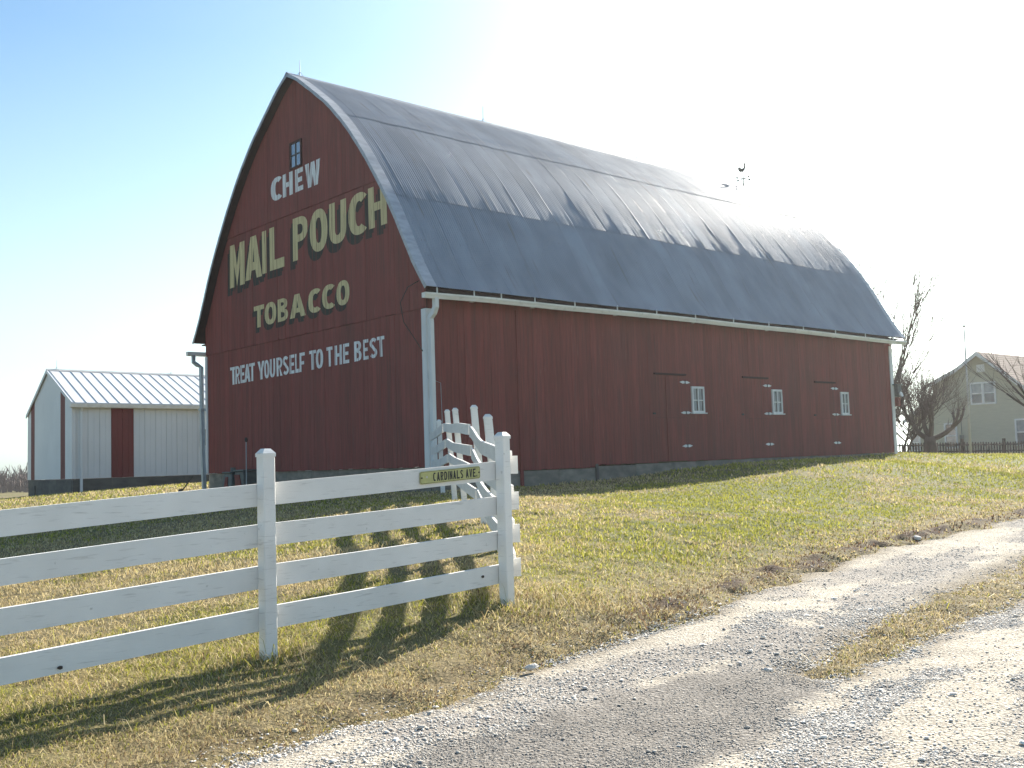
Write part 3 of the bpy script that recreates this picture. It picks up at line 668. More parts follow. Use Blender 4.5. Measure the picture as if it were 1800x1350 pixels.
# ------------------------------------------------------------------ white steel shed
SX, SY = -17.69, 42.0; GA, LA = R_(-34.5), R_(45.5)      # gable runs back-left, long side back-right
gd = (math.sin(GA), math.cos(GA)); ld = (math.sin(LA), math.cos(LA)); GWD, LLN = 9.7, 15.0
SZ0 = gh(SX, SY)
shed = empty('shed', (SX, SY, SZ0), 0, label='white steel shed with dark red vertical stripes and a ribbed pale roof', cat='shed')
def sp(l, g, z): return (l*ld[0]+g*gd[0], l*ld[1]+g*gd[1], z-SZ0)
def sbox(l0, l1, g0, g1, z0, z1, name, m, ztop=None):
    zt = ztop or (lambda l, g: z1)
    return MB().hexa([sp(l0,g0,z0),sp(l1,g0,z0),sp(l1,g1,z0),sp(l0,g1,z0),sp(l0,g0,zt(l0,g0)),sp(l1,g0,zt(l1,g0)),sp(l1,g1,zt(l1,g1)),sp(l0,g1,zt(l0,g1))]).build(name, m, shed)
EZ, RZ, BZs = 3.02, 4.68, -.08; GM = GWD/2
mb = MB().prism([(0,BZs),(GWD,BZs),(GWD,EZ-.05),(GM,RZ-.05),(0,EZ-.05)], lambda g, z: sp(.01,g,z), lambda g, z: sp(LLN,g,z)); mb.build('wall', M['shed_white'], shed)
gzs = lambda l, g: (EZ+(RZ-EZ)*(1-abs(g-GM)/GM))-.06
g = 0.0; w = GWD/11        # gable panels, two of them red
for i in range(22):
    a, b = i*GWD/22, (i+1)*GWD/22
    red = i in (4, 18, 19) or i == 3
    sbox(-.03-(.004 if red else 0), .0, a+.006, b-.006, BZs, 0, 'wall_panel', M['shed_red'] if red else M['shed_white'], gzs)
for i in range(26):
    a = .12+i*.48; b = a+.48
    red = 2.6 < (a+b)/2 and 3.6 > (a+b)/2+.1
    if b > 13: break
    sbox(a+.004, b-.004, -.03, -.001, BZs, EZ-.10, 'wall_panel', M['shed_red'] if i in (3,4) else M['shed_white'])
    for q in (.0,.24): sbox(a+q+.012, a+q+.040, -.044, -.0305, BZs, EZ-.10, 'panel_rib', M['shed_red'] if i in (3,4) else M['shed_white'])
    mb = MB(); 
sbox(-.05, .11, -.045, -.002, BZs, EZ-.08, 'corner_trim', M['shed_white'])
MB().hexa([sp(-.07,-.05,EZ-.22),sp(LLN,-.05,EZ-.22),sp(LLN,.02,EZ-.22),sp(-.07,.02,EZ-.22),sp(-.07,-.05,EZ-.08),sp(LLN,-.05,EZ-.08),sp(LLN,.02,EZ-.08),sp(-.07,.02,EZ-.08)]).build('fascia', M['gutter'], shed)
MB().hexa([sp(-.15,-.30,EZ-.24),sp(LLN,-.30,EZ-.24),sp(LLN,-.14,EZ-.26),sp(-.15,-.14,EZ-.26),sp(-.15,-.33,EZ-.10),sp(LLN,-.33,EZ-.10),sp(LLN,-.12,EZ-.10),sp(-.15,-.12,EZ-.10)]).build('gutter', M['gutter'], shed)
for sd in (0, 1):          # roof planes with standing ribs
    e = -.30 if sd == 0 else GWD+.03; ze = EZ-.10
    mb = MB().hexa([sp(-.08,e,ze),sp(LLN,e,ze),sp(LLN,GM,RZ),sp(-.08,GM,RZ),sp(-.08,e,ze+.05),sp(LLN,e,ze+.05),sp(LLN,GM,RZ+.05),sp(-.08,GM,RZ+.05)])
    mb.build('roof', M['shed_roof'], shed)
    for i in range(32):
        l = .02+i*.46
        if l > LLN-.05: break
        MB().hexa([sp(l-.022,e,ze+.048),sp(l+.022,e,ze+.048),sp(l+.022,GM,RZ+.048),sp(l-.022,GM,RZ+.048),sp(l-.012,e,ze+.078),sp(l+.012,e,ze+.078),sp(l+.012,GM,RZ+.078),sp(l-.012,GM,RZ+.078)]).build('roof_rib', M['shed_rib'], shed)
    zf = .17
    MB().hexa([sp(-.12,e,ze-.08),sp(-.085,e,ze-.08),sp(-.085,GM,RZ-.08),sp(-.12,GM,RZ-.08),sp(-.12,e,ze+.07),sp(-.085,e,ze+.07),sp(-.085,GM,RZ+.07),sp(-.12,GM,RZ+.07)]).build('rake_trim', M['shed_white'], shed)
MB().hexa([sp(-.11,GM-.15,RZ+.02),sp(LLN,GM-.15,RZ+.02),sp(LLN,GM+.15,RZ+.02),sp(-.11,GM+.15,RZ+.02),sp(-.11,GM-.02,RZ+.11),sp(LLN,GM-.02,RZ+.11),sp(LLN,GM+.02,RZ+.11),sp(-.11,GM+.02,RZ+.11)]).build('ridge_cap', M['shed_rib'], shed)
i = 0; l = .0
while l < LLN-1.2:
    sbox(l+.004, l+1.596, -.012, .2, -2.2, BZs-.015, 'foundation_block', M['concrete_dark']); l += 1.6
g = 0
while g < GWD-1:
    sbox(-.012, .2, g+.21 if g == 0 else g+.004, min(g+1.6, GWD)-.006, -2.4, BZs-.015, 'foundation_block', M['concrete_dark']); g += 1.6
sbox(-.06,-.012, GWD*.80,GWD*.84, -2.2, -.35, 'foundation_post', M['concrete_dark'])
MB().tube([sp(.32,-.22,EZ-.22),sp(.32,-.09,EZ-.4),sp(.32,-.09,-1.1)], .065, 4, ph=math.pi/4).build('downspout', M['shed_white'], shed)
fr = MB()
for bx in ((5.50,5.54,-.07,-.03,1.15,1.95),(5.98,6.02,-.07,-.03,1.15,1.95),(5.54,5.98,-.07,-.03,1.15,1.2),(5.54,5.98,-.07,-.03,1.90,1.95)):
    l0,l1,g0,g1,z0,z1 = bx; fr.hexa([sp(l0,g0,z0),sp(l1,g0,z0),sp(l1,g1,z0),sp(l0,g1,z0),sp(l0,g0,z1),sp(l1,g0,z1),sp(l1,g1,z1),sp(l0,g1,z1)])
w_ = fr.build('window', M['shed_white'], shed)
MB().hexa([sp(5.54,-.045,1.2),sp(5.98,-.045,1.2),sp(5.98,-.035,1.2),sp(5.54,-.035,1.2),sp(5.54,-.045,1.9),sp(5.98,-.045,1.9),sp(5.98,-.035,1.9),sp(5.54,-.035,1.9)]).build('pane', M['dark'], w_)
for l, lab in ((.35,'thin lightning rod at the near end of the shed ridge'),(5.74,'thin lightning rod on the shed ridge close to the barn')):
    q = sp(l, GM, RZ+.1); rod((SX+q[0], SY+q[1], SZ0+q[2]), .42, lab, 'lightning rods on the shed ridge')

# ------------------------------------------------------------------ cream house
HX, HY, HPZ = 27.83, 62.0, 5.57
HZ0 = gh(HX, HY)
house = empty('house', (HX, HY, HZ0), BANG, label='cream clapboard farmhouse with brown shingle roof behind the picket fence', cat='house')
HP = [(4.7,-.9),(4.57,1.91),(3.0,3.23),(3.03,3.93),(1.27,4.72),(0,5.57),(-2.01,3.86),(-3.94,2.17),(-4.0,-.9)]
MB().prism(HP, lambda v, z: (0,v,z), lambda v, z: (9,v,z)).build('wall', M['house'], house, zs=HZ0)
zz0 = -.6; ci = 0
while zz0 < 5.3:     # clapboards, each its own lapped strip
    z1 = zz0+.135
    def xr(z):
        L = float(np.interp(z, [-.9,1.91,3.23,3.93,4.72,5.57], [4.7,4.57,3.0,3.0,1.27,0])); Rr = float(np.interp(z, [-.9,2.17,3.86,5.57], [-4,-3.94,-2.01,0])); return L, Rr
    (a, b), (c, d) = xr(zz0), xr(z1)
    a = min(a, c) if z1 > 1.9 else a; b = max(b, d)
    if a-b > .1: MB().hexa([(-.035,b,zz0),(.0,b,zz0),(.0,a,zz0),(-.035,a,zz0),(-.008,b,z1),(.0,b,z1),(.0,a,z1),(-.008,a,z1)]).build('clapboard', M['house'], house, zs=HZ0)
    zz0 += .135
for (va, za, vb, zb, nm) in ((0.0,5.60,-4.6,1.68,'roof'),(0.0,5.60,1.3,4.72,'roof'),(1.3,4.72,3.3,3.82,'roof')):
    for r in range(26 if va == 0.0 and vb < 0 else 8):
        n_ = 26 if va == 0.0 and vb < 0 else 8
        t0, t1 = r/n_, (r+1)/n_; lerp2 = lambda a, b, t: a+(b-a)*t
        v0, v1, z0, z1 = lerp2(va,vb,t0), lerp2(va,vb,t1), lerp2(za,zb,t0), lerp2(za,zb,t1)
        MB().hexa([(-.4,v0,z0),(9.4,v0,z0),(9.4,v1,z1),(-.4,v1,z1),(-.4,v0,z0+.09),(9.4,v0,z0+.09),(9.4,v1,z1+.105),(-.4,v1,z1+.105)]).build('shingle_course', M['shingle'], house, zs=HZ0)
MB().hexa([(-.3,2.9,3.20),(9.2,2.9,3.20),(9.2,4.85,1.72),(-.3,4.85,1.72),(-.3,2.9,3.32),(9.2,2.9,3.32),(9.2,4.85,1.84),(-.3,4.85,1.84)]).build('porch_roof', M['shingle'], house, zs=HZ0)
for (va, za, vb, zb) in ((0,5.62,-4.6,1.70),(0,5.62,1.3,4.74),(1.3,4.74,3.3,3.84),(2.9,3.22,4.85,1.74)):
    MB().hexa([(-.46,va,za-.18),(-.405,va,za-.18),(-.405,vb,zb-.18),(-.46,vb,zb-.18),(-.46,va,za+.06),(-.405,va,za+.06),(-.405,vb,zb+.06),(-.46,vb,zb+.06)]).build('rake_board', M['white'], house, zs=HZ0)
def hwin(va, vb, z0, z1, n=1, name='window', glass='glass_gray', mid=True):
    fr = MB().box(-.09,-.02,va,vb,z0,z0+.09).box(-.09,-.02,va,vb,z1-.09,z1).box(-.09,-.02,va,va+.09,z0+.09,z1-.09).box(-.09,-.02,vb-.09,vb,z0+.09,z1-.09)
    for k in range(1, n): c = va+(vb-va)*k/n; fr.box(-.085,-.03,c-.07,c+.07,z0+.09,z1-.09)
    w = fr.build(name, M['white'], house, zs=HZ0)
    for k in range(n):
        a = va+(vb-va)*k/n+.08; b = va+(vb-va)*(k+1)/n-.08; zm = (z0+z1)/2
        MB().box(-.05,-.04,a,b,zm+.03,z1-.09).build('pane', M[glass], w, zs=HZ0)
        MB().box(-.05,-.04,a,b,z0+.09,zm-.03).build('pane', M['glass_dark' if k % 2 == 1 or n > 1 else glass], w, zs=HZ0)
        if mid: MB().box(-.07,-.05,a,b,zm-.03,zm+.03).build('meeting_rail', M['white'], w, zs=HZ0)
hwin(-.86,.66,2.55,3.88,2)
hwin(1.60,2.40,.0,1.55,1,glass='glass_dark')
hwin(-3.2,-1.82,.05,1.60,2)
hwin(3.95,4.6,-.1,.98,1,glass='glass_gray')
MB().box(-.07,-.02,-.28,.20,4.47,4.92).build('gable_vent', M['white'], house, zs=HZ0, bevel=.03)
MB().box(-.16,-.03,1.22,1.42,.20,.80).tube([(-.08,1.32,.8),(-.08,1.32,2.0)], .02, 5).build('meter', M['tin'], house, zs=HZ0)

# ------------------------------------------------------------------ picket fence, flagpole
pf = empty('picket_fence', (18.0,50.0,gh(18,50)), 0, label='low dark brown picket fence in front of the cream house', cat='picket fence')
pm_ = MB().prism([(-.036,0),(.036,0),(.036,.60),(0,.66),(-.036,.60)], lambda a, z: (a,-.01,z), lambda a, z: (a,.01,z)); pme = mesh_of('picket', pm_.V, pm_.F); pme.materials.append(M['picket'])
N_ = 72
for i in range(N_):
    x = .0+i*.13; xw = 17.6+x; yw = 50+.02*x
    o = link('picket', pme, None, pf); o.location = (xw-18, yw-50, gh(xw,yw)-gh(18,50)-.02+random.uniform(-.015,.015)); o.rotation_euler = (0, random.uniform(-.02,.02), 0)
for zr in (.15, .46):
    mb = MB()
    for i in range(0, 9):
        xa = 17.5+i*1.08; xb = xa+1.07
        mb.hexa([(xa-18,.015,gh(xa,50)-gh(18,50)+zr),(xb-18,.015,gh(xb,50)-gh(18,50)+zr),(xb-18,.05,gh(xb,50)-gh(18,50)+zr),(xa-18,.05,gh(xa,50)-gh(18,50)+zr),
                 (xa-18,.015,gh(xa,50)-gh(18,50)+zr+.07),(xb-18,.015,gh(xb,50)-gh(18,50)+zr+.07),(xb-18,.05,gh(xb,50)-gh(18,50)+zr+.07),(xa-18,.05,gh(xa,50)-gh(18,50)+zr+.07)])
    mb.build('rail', M['picket'], pf)
for x in (17.5,19.7,21.4,23.4,24.9,26.6):
    z = gh(x,50)-gh(18,50); MB().box(x-18-.06,x-18+.06,.05,.16,z-.1,z+.78).build('post', M['picket'], pf)
fz = gh(21.3,49)
fp = empty('flagpole', (21.3,49,fz-.05), 0, label='tall thin white flagpole in front of the cream house', cat='flagpole')
MB().tube([(0,0,0),(.04,0,3),(.07,0,6.05)], [.062,.048,.030], 8).build('shaft', M['pole'], fp, smooth=True)
MB().tube([(.07,0,6.05),(.07,0,6.10),(.07,0,6.16)], [.05,.085,.04], 8).build('finial', M['pole'], fp, smooth=True)

# ------------------------------------------------------------------ bare trees
def nrm(v): return v.normalized()
class Tree:
    def __init__(s, seed): s.r = random.Random(seed); s.trunk = MB(); s.twigs = MB(); s.n = 0
    def limb(s, p, d, L, r0, r1, curve=(0,0,.2), segs=5, wob=.12, mb=None, sides=6):
        P = [Vector(p)]; d = Vector(d).normalized(); r = s.r
        for i in range(segs):
            d = (d+Vector(curve)/segs+Vector((r.gauss(0,1),r.gauss(0,1),r.gauss(0,1)))*wob/math.sqrt(segs)).normalized(); P.append(P[-1]+d*(L/segs))
        (mb or s.trunk).tube(P, [r0+(r1-r0)*i/segs for i in range(segs+1)], sides, cap=(sides > 4)); return P, d
    def whips(s, p, d, n, L, spread, r0=.012, up=.5, depth=1, sides=3):
        r = s.r
        for i in range(n):
            dd = nrm(Vector(d)+Vector((r.gauss(0,1),r.gauss(0,1),r.gauss(0,.8)))*spread)
            l = L*r.uniform(.55, 1.1)
            P, de = s.limb(p, dd, l, r0, r0*.35, (0,0,up), 4, .13, s.twigs, sides)
            if depth > 0:
                for k in range(1, 4):
                    for _ in range(r.choice((1,1,2))):
                        s.whips(P[k], (P[k]-P[k-1]).normalized(), 1, l*.45, .55, r0*.6, up*.7, depth-1, sides)
    def build(s, name, loc, label, cat, group=None, m='bark'):
        e = empty(name, loc, 0, label=label, cat=cat, group=group)
        s.trunk.build('trunk', M[m], e, smooth=True); s.twigs.build('crown', M['twig'], e); return e
def tree_base(x, y): return (x, y, gh(x, y)-.1)
# tall tree behind the barn: long upright branches
t = Tree(5); P, d = t.limb((0,0,0), (-.05,0,1), 2.2, .22, .16, segs=4, sides=9)
for i in range(15):
    a = i*.43+.3; sp_ = .35+.5*((i*7) % 5)/4; dr = Vector((math.cos(a)*sp_*1.05, math.sin(a)*sp_, 1.25)); P2, d2 = t.limb(P[-1-(i % 3)], dr, 4.8+t.r.random()*1.5, .048, .022, (0,0,.3), 6, .12, sides=5)
    t.whips(P2[-1], d2, 5, 3.9, .22, .023, .3, 2); t.whips(P2[3], d2, 3, 3.4, .30, .020, .4, 1); t.whips(P2[4], d2, 4, 3.6, .27, .020, .4, 1)
t.build('bare_tree', tree_base(19.45,55), 'tall bare tree with long upright branches rising behind the far corner of the barn', 'tree')
# round twiggy tree at the barn corner
t = Tree(8)
for k, (bx, by) in enumerate(((0,0),(.35,.3),(-.3,.4))):
    P, d = t.limb((bx,by,0), (.3-.3*k,0,1), 1.4, .07, .045, segs=5, sides=7, wob=.3)
    for i in range(12):
        a = i*.53+k; P2, d2 = t.limb(P[3+(i % 3)], (math.cos(a)*.8, math.sin(a)*.8, .6), 1.5+t.r.random()*.7, .032, .016, (0,0,.9), 5, .35, sides=5)
        t.whips(P2[-1], d2, 7, 2.2, .40, .010, 1.0, 2); t.whips(P2[2], d2, 4, 2.0, .5, .009, .9, 1); t.whips(P2[4], d2, 5, 2.1, .42, .009, 1.0, 2)
t.build('bare_tree', tree_base(17.95,48.6), 'round densely twigged bare tree right beside the far white corner of the barn', 'tree')
# pollard with thick trunk in front of the house
t = Tree(12); P, d = t.limb((0,0,0), (0,0,1), .92, .30, .24, segs=4, sides=10, wob=.03)
knee = P[-1]; tips = []
for (dx, dy, dz, L, up) in ((-1,.1,.12,.95,.9),(1,0,.05,1.05,.7),(-.35,.4,1,.9,.3),(.35,-.2,1,.9,.3),(.1,-.5,.8,.8,.5)):
    P2, d2 = t.limb(knee+Vector((0,0,-.10)), (dx,dy,dz), L, .13, .09, (0,0,up), 6, .2, sides=8); tips.append((P2[-1], d2)); t.whips(P2[4], (0,0,1), 3, .9, .35, .012, .5, 1)
for (p_, d2) in tips:
    for q in range(3):
        dd = nrm(d2+Vector((t.r.gauss(0,.5),t.r.gauss(0,.4),.5)))
        P3, d3 = t.limb(p_, dd, .7+t.r.random()*.4, .075, .05, (0,0,.6), 4, .3, sides=6)
        t.twigs.tube([P3[-1]-d3*.06, P3[-1], P3[-1]+d3*.06], [.04,.085,.03], 6)
        t.whips(P3[-1], d3, 14, .95, .5, .006, .5, 1); t.whips(P3[2], d3, 6, .8, .6, .006, .5, 1)
t.build('pollarded_tree', tree_base(18.67,47), 'short thick pollarded tree with knuckled limbs in front of the cream house', 'tree')
# tree at the right edge: only its branches reach into the picture
t = Tree(21); P, d = t.limb((0,0,0), (-.05,0,1), 1.6, .20, .15, segs=4, sides=9)
for i in range(8):
    a = 2.4+i*.45; P2, d2 = t.limb(P[-1], (math.cos(a)*.9, math.sin(a)*.6, .62), 1.7, .06, .03, (0,0,.25), 5, .2, sides=6)
    t.whips(P2[-1], d2, 3, 1.7, .24, .014, .25, 1); t.whips(P2[3], d2, 2, 1.6, .35, .012, .3, 1)
for i in range(4):
    P2, d2 = t.limb(P[-1], (-.1+.12*i, .1, 1), 1.8, .06, .03, (0,0,.25), 5, .2, sides=6); t.whips(P2[-1], d2, 4, 1.4, .22, .014, .3, 2)
t.build('bare_tree', tree_base(16.95,32.6), 'bare tree at the right edge reaching its branches across the house roof', 'tree')
# far wood on the left skyline
mb = MB(); r = random.Random(2)
for i in range(2600):
    x = -150+r.random()*190; y = 150+r.random()*50
    if x > -40 and r.random() < .55: continue
    z = -2.2; h = r.uniform(1.9, 3.4)*(1+.35*math.sin(x*.31)+.2*math.sin(x*1.3)); 
    mb.tube([(x,y,z),(x+r.gauss(0,.2),y,z+h*.5),(x+r.gauss(0,.4),y,z+h)], [.16,.10,.03], 3, cap=False)
    for k in range(5):
        a = r.random()*6.28; zz1 = z+h*r.uniform(.15,.8); l = h*r.uniform(.25,.45)
        mb.tube([(x,y,zz1),(x+math.cos(a)*l*.5,y+math.sin(a)*l*.5,zz1+l*.8)], [.09,.03], 3, cap=False)
tag(mb.build('far_woodland', M['wood_far']), 'bare grey brown woodland along the skyline left of the shed', 'woodland', kind='stuff')

# ------------------------------------------------------------------ white board fence
def post(parent, x, y, zg, ztop, lean=(0,0), w=.048, rz=0.0):
    r = empty('fence_post_root', (0,0,0)) if False else None
    h = ztop-zg; c, s = math.cos(rz), math.sin(rz)
    def P(a, b, z): 
        t = (z-ztop)/h; return (x+a*c-b*s-lean[0]*(-t), y+a*s+b*c-lean[1]*(-t), z)
    mb = MB().hexa([P(-w,-w,zg-.1),P(w,-w,zg-.1),P(w,w,zg-.1),P(-w,w,zg-.1),P(-w,-w,ztop),P(w,-w,ztop),P(w,w,ztop),P(-w,w,ztop)])
    o = mb.build('post', M['fence'], parent, bevel=.006)
    W2 = w+.004
    cap = MB().hexa([P(-W2,-W2,ztop-.012),P(W2,-W2,ztop-.012),P(W2,W2,ztop-.012),P(-W2,W2,ztop-.012),P(-W2,-W2,ztop+.012),P(W2,-W2,ztop+.012),P(W2,W2,ztop+.012),P(-W2,W2,ztop+.012)])
    cap.hexa([P(-W2,-W2,ztop+.012),P(W2,-W2,ztop+.012),P(W2,W2,ztop+.012),P(-W2,W2,ztop+.012),P(-.025,-.025,ztop+.045),P(.025,-.025,ztop+.045),P(.025,.025,ztop+.045),P(-.025,.025,ztop+.045)])
    cap.build('cap', M['fence'], o)
    return o
nf = empty('board_fence', (0,0,0), 0, label='white four-rail board fence across the foreground with the street plate on it', cat='fence')
PN = [(-5.25,4.05,-1.50,-.08,[-.36,-.64,-.92,-1.21]),(-3.50,5.72,-1.42,.04,[-.22,-.51,-.79,-1.08]),(-1.755,7.4,-1.32,.11,[-.09,-.375,-.665,-.955]),(-.10,9.0,-1.22,.22,[.02,-.28,-.575,-.86])]
rzf = math.atan2(1.6, 1.65)
for (x, y, zg, zt, R4) in PN: post(nf, x, y, zg-.05, zt, rz=rzf+(.12 if x > -.2 else 0))
rr = random.Random(31)
for i in range(3):
    a, b = PN[i], PN[i+1]; d = Vector((b[0]-a[0], b[1]-a[1], 0)); Ld = d.length; d.normalize(); n = Vector((-d.y, d.x, 0))
    for k in range(4):
        hgt = .158; pts = []
        sag = rr.uniform(-.006,.004); q = 8; V = []; F = []
        for j in range(q+1):
            t = j/q; s = .004+(Ld-.008)*t+(.05*t if i == 2 else 0); z = a[4][k]+(b[4][k]-a[4][k])*t+sag*math.sin(math.pi*t); ny = rr.uniform(-.001,.001)+.004*math.sin(math.pi*t)
            c = Vector((a[0],a[1],0))+d*s+n*.067
            for (o_, zz_) in ((-.018,0),(.018,0),(.018,-hgt),(-.018,-hgt)): p_ = c+n*(o_+ny); V.append((p_.x,p_.y,z+zz_))
        for j in range(q):
            for e in range(4): aa = j*4+e; bb = j*4+(e+1) % 4; F.append((aa,bb,bb+4,aa+4))
        F += [(0,1,2,3), (q*4+3,q*4+2,q*4+1,q*4)]
        MB().add(V, F).build('rail', M['fence'], nf)
# side fence running back to the barn: leaning posts, warped rails
sf = empty('side_fence', (0,0,0), 0, label='white board fence with leaning posts and warped rails running back to the barn corner', cat='fence')
SPs = [(.09,9.12,-1.2,.0,0,0),(-.37,12.2,-.86,.53,.11,0),(-.64,15.2,-.66,.81,.10,0),(-1.08,18.2,-.52,.94,.12,0),(-1.32,19.8,-.52,1.0,.10,0),(-1.72,23.2,-.58,.96,.05,0)]
for i, (x, y, zg, zt, lx, ly) in enumerate(SPs):
    if i: post(sf, x+.075, y, zg-.15, zt, lean=(-lx, 0), rz=.12)
# top edges of the rails at successive points
RL = [  # y, x, z of four rail tops
 [(9.14,-.035,.10),(10.2,-.12,.14),(11.2,-.23,.20),(12.2,-.37,.265),(13.1,-.43,.315),(13.9,-.50,.40),(14.5,-.56,.50),(15.2,-.63,.56)],
 [(9.14,-.03,-.20),(10.4,-.13,-.155),(12.2,-.34,-.06),(13.6,-.46,.03),(14.5,-.54,.14),(15.2,-.61,.25)],
 [(9.14,-.03,-.50),(10.8,-.15,-.41),(12.2,-.31,-.33),(13.8,-.45,-.24),(14.5,-.52,-.14),(15.2,-.58,-.04)],
 [(9.14,-.03,-.79),(10.5,-.10,-.69),(12.2,-.29,-.60),(13.8,-.42,-.50),(15.2,-.55,-.34)]]
RL2 = [[(15.22,-.64,.575),(16.5,-.86,.655),(18.2,-1.07,.705),(19.78,-1.31,.79)],
       [(15.22,-.62,.27),(16.5,-.82,.32),(18.2,-1.05,.38),(19.78,-1.27,.50)],
       [(15.22,-.59,-.03),(16.5,-.79,.05),(18.2,-1.02,.12),(19.78,-1.23,.22)],
       [(15.22,-.57,-.36),(16.5,-.77,-.28),(18.2,-1.0,-.20),(19.78,-1.20,-.12)]]
RL3 = [[(19.83,-1.33,.78),(21.5,-1.56,.74),(23.4,-1.86,.70)],[(19.83,-1.30,.48),(21.5,-1.54,.42),(23.4,-1.84,.39)],[(19.83,-1.26,.20),(21.5,-1.50,.13),(23.4,-1.82,.09)]]
for grp in (RL, RL2, RL3):
    for pts in grp:
        yy = np.linspace(pts[0][0], pts[-1][0], 15); px = np.interp(yy, [p[0] for p in pts], [p[1] for p in pts]); pz = np.interp(yy, [p[0] for p in pts], [p[2] for p in pts])
        pz = np.convolve(np.pad(pz, 1, 'edge'), [.25,.5,.25], 'valid'); V = []; F = []
        for j in range(15):
            for (o_, zz_) in ((-.016,0),(.016,0),(.016,-.155),(-.016,-.155)): V.append((px[j]+o_, yy[j], pz[j]+zz_))
        for j in range(14):
            for e in range(4): aa = j*4+e; bb = j*4+(e+1) % 4; F.append((aa,bb,bb+4,aa+4))
        F += [(0,1,2,3), (59,58,57,56)]
        MB().add(V, F).build('rail', M['fence'], sf)
for z in (.06, -.25, -.53, -.82): MB().box(-.055,.028,9.10,9.13,z-.155,z).build('rail_end', M['fence'], sf)
# street name plate on the top rail
a, b = PN[2], PN[3]; d = Vector((b[0]-a[0], b[1]-a[1], 0)).normalized(); n = Vector((d.y, -d.x, 0))
c0 = Vector((-.505, 8.62, 0)); tt = (c0-Vector((a[0],a[1],0))).dot(d); cc = Vector((a[0],a[1],0))+d*tt-n*.043; slope = (b[4][0]-a[4][0])/(Vector((b[0]-a[0],b[1]-a[1],0)).length)
zc = a[4][0]+slope*tt-.079
pl = empty('street_sign', (cc.x, cc.y, zc), math.atan2(d.y, d.x), label='small faded yellow street name plate on the top rail of the white fence', cat='street sign')
hw, hh_ = .325, .051
def rrect(w, h, r, k=4):
    P = []
    for (cx, cy, a0) in ((w-r,h-r,0),(-w+r,h-r,90),(-w+r,-h+r,180),(w-r,-h+r,270)):
        for j in range(k+1): q = R_(a0+90*j/k); P.append((cx+r*math.cos(q), cy+r*math.sin(q)))
    return P
sk = slope*1.0
def pfn(yv): return lambda x_, z_: (x_, yv, z_+x_*sk)
plate = MB().prism(rrect(hw, hh_, .018), pfn(-.003), pfn(.003)).build('plate', M['sign'], pl)
ro = rrect(hw-.004, hh_-.004, .016); ri = rrect(hw-.0065, hh_-.0065, .0135); k_ = len(ro)
bo = MB(); V = [pfn(-.0042)(*q) for q in ro]+[pfn(-.0042)(*q) for q in ri]; bo.add(V, [(i, (i+1) % k_, k_+(i+1) % k_, k_+i) for i in range(k_)]); bo.build('border', M['black'], pl)
bm = bmesh.new(); x_ = -.190; cw = .0315
for ch in 'CARDINALS AVE.':
    w_c = {'I': .30, ' ': .42, '.': .28}.get(ch, 1)*cw
    if ch != ' ':
        t_ = char_mesh(ch, .37, .17); n0 = len(bm.verts); bm.from_mesh(t_); bm.verts.ensure_lookup_table()
        for v in bm.verts[n0:]:
            xx = x_+v.co.x*w_c; v.co = Vector((xx, -.0045, -.035+v.co.y*(.014 if ch == '.' else .070)+xx*sk))
    x_ += w_c+.0078
cm = bpy.data.meshes.new('sign_lettering'); bm.to_mesh(cm); bm.free()
link('sign_lettering', cm, M['black'], pl)
for x_ in (-hw+.017, hw-.014): MB().tube([(x_,-.003,x_*sk),(x_,-.008,x_*sk)], .0065, 8).build('bolt', M['dark'], pl)
MB().tube([(x_ := -hw+.07,-.0042,.012-.02),(x_,-.0046,.012-.02)], .010, 8).build('pale_mark', M['stone'], pl)
# a chipped knot low on two of the bottom rails
for (bi, t_, k, dz_) in ((1,.42,3,-.125),(2,.90,3,-.075)):
    a, b = PN[bi], PN[bi+1]; dv = Vector((b[0]-a[0], b[1]-a[1], 0)); Lv = dv.length; dv.normalize(); nv = Vector((-dv.y, dv.x, 0))
    c = Vector((a[0],a[1],0))+dv*(Lv*t_)+nv*.0455; zk = a[4][k]+(b[4][k]-a[4][k])*t_+dz_
    P8 = [c+dv*(.016*math.cos(q*.785)*(1+.3*math.sin(q*2.1)))+Vector((0,0,zk+.012*math.sin(q*.785))) for q in range(8)]
    MB().add([tuple(p_) for p_ in P8]+[tuple(p_-nv*.002) for p_ in P8], [tuple(range(8)), tuple(range(8,16))[::-1]]+[(q,(q+1)%8,8+(q+1)%8,8+q) for q in range(8)]).build('knot', M['bark'], nf)

# ------------------------------------------------------------------ loose stones
def stone(x, y, s, label):
    bm = bmesh.new(); bmesh.ops.create_icosphere(bm, subdivisions=2, radius=1); r = random.Random(int(x*100))
    for v in bm.verts: v.co = Vector((v.co.x*s*(1+r.uniform(-.15,.15)), v.co.y*s*.7*(1+r.uniform(-.15,.15)), v.co.z*s*.42*(1+r.uniform(-.2,.2))))
    me = bpy.data.meshes.new('stone'); bm.to_mesh(me); bm.free()
    o = link('stone', me, M['stone']); z = max(gh(x,y)+.0, float(rh(x,y)) if road_sd(np.array([x]),np.array([y]))[0] < 0 else gh(x,y)+.02)
    o.location = (x, y, z+s*.2); o.rotation_euler = (0, 0, r.uniform(0,3)); tag(o, label, 'stone')
stone(.07,7.18,.055,'white stone on the brown grass verge right of the fence post')
stone(1.65,7.12,.038,'small white stone on the gravel just left of the grass strip tip')
stone(5.49,14.51,.085,'pale flat stone on the bank far up the driveway edge')

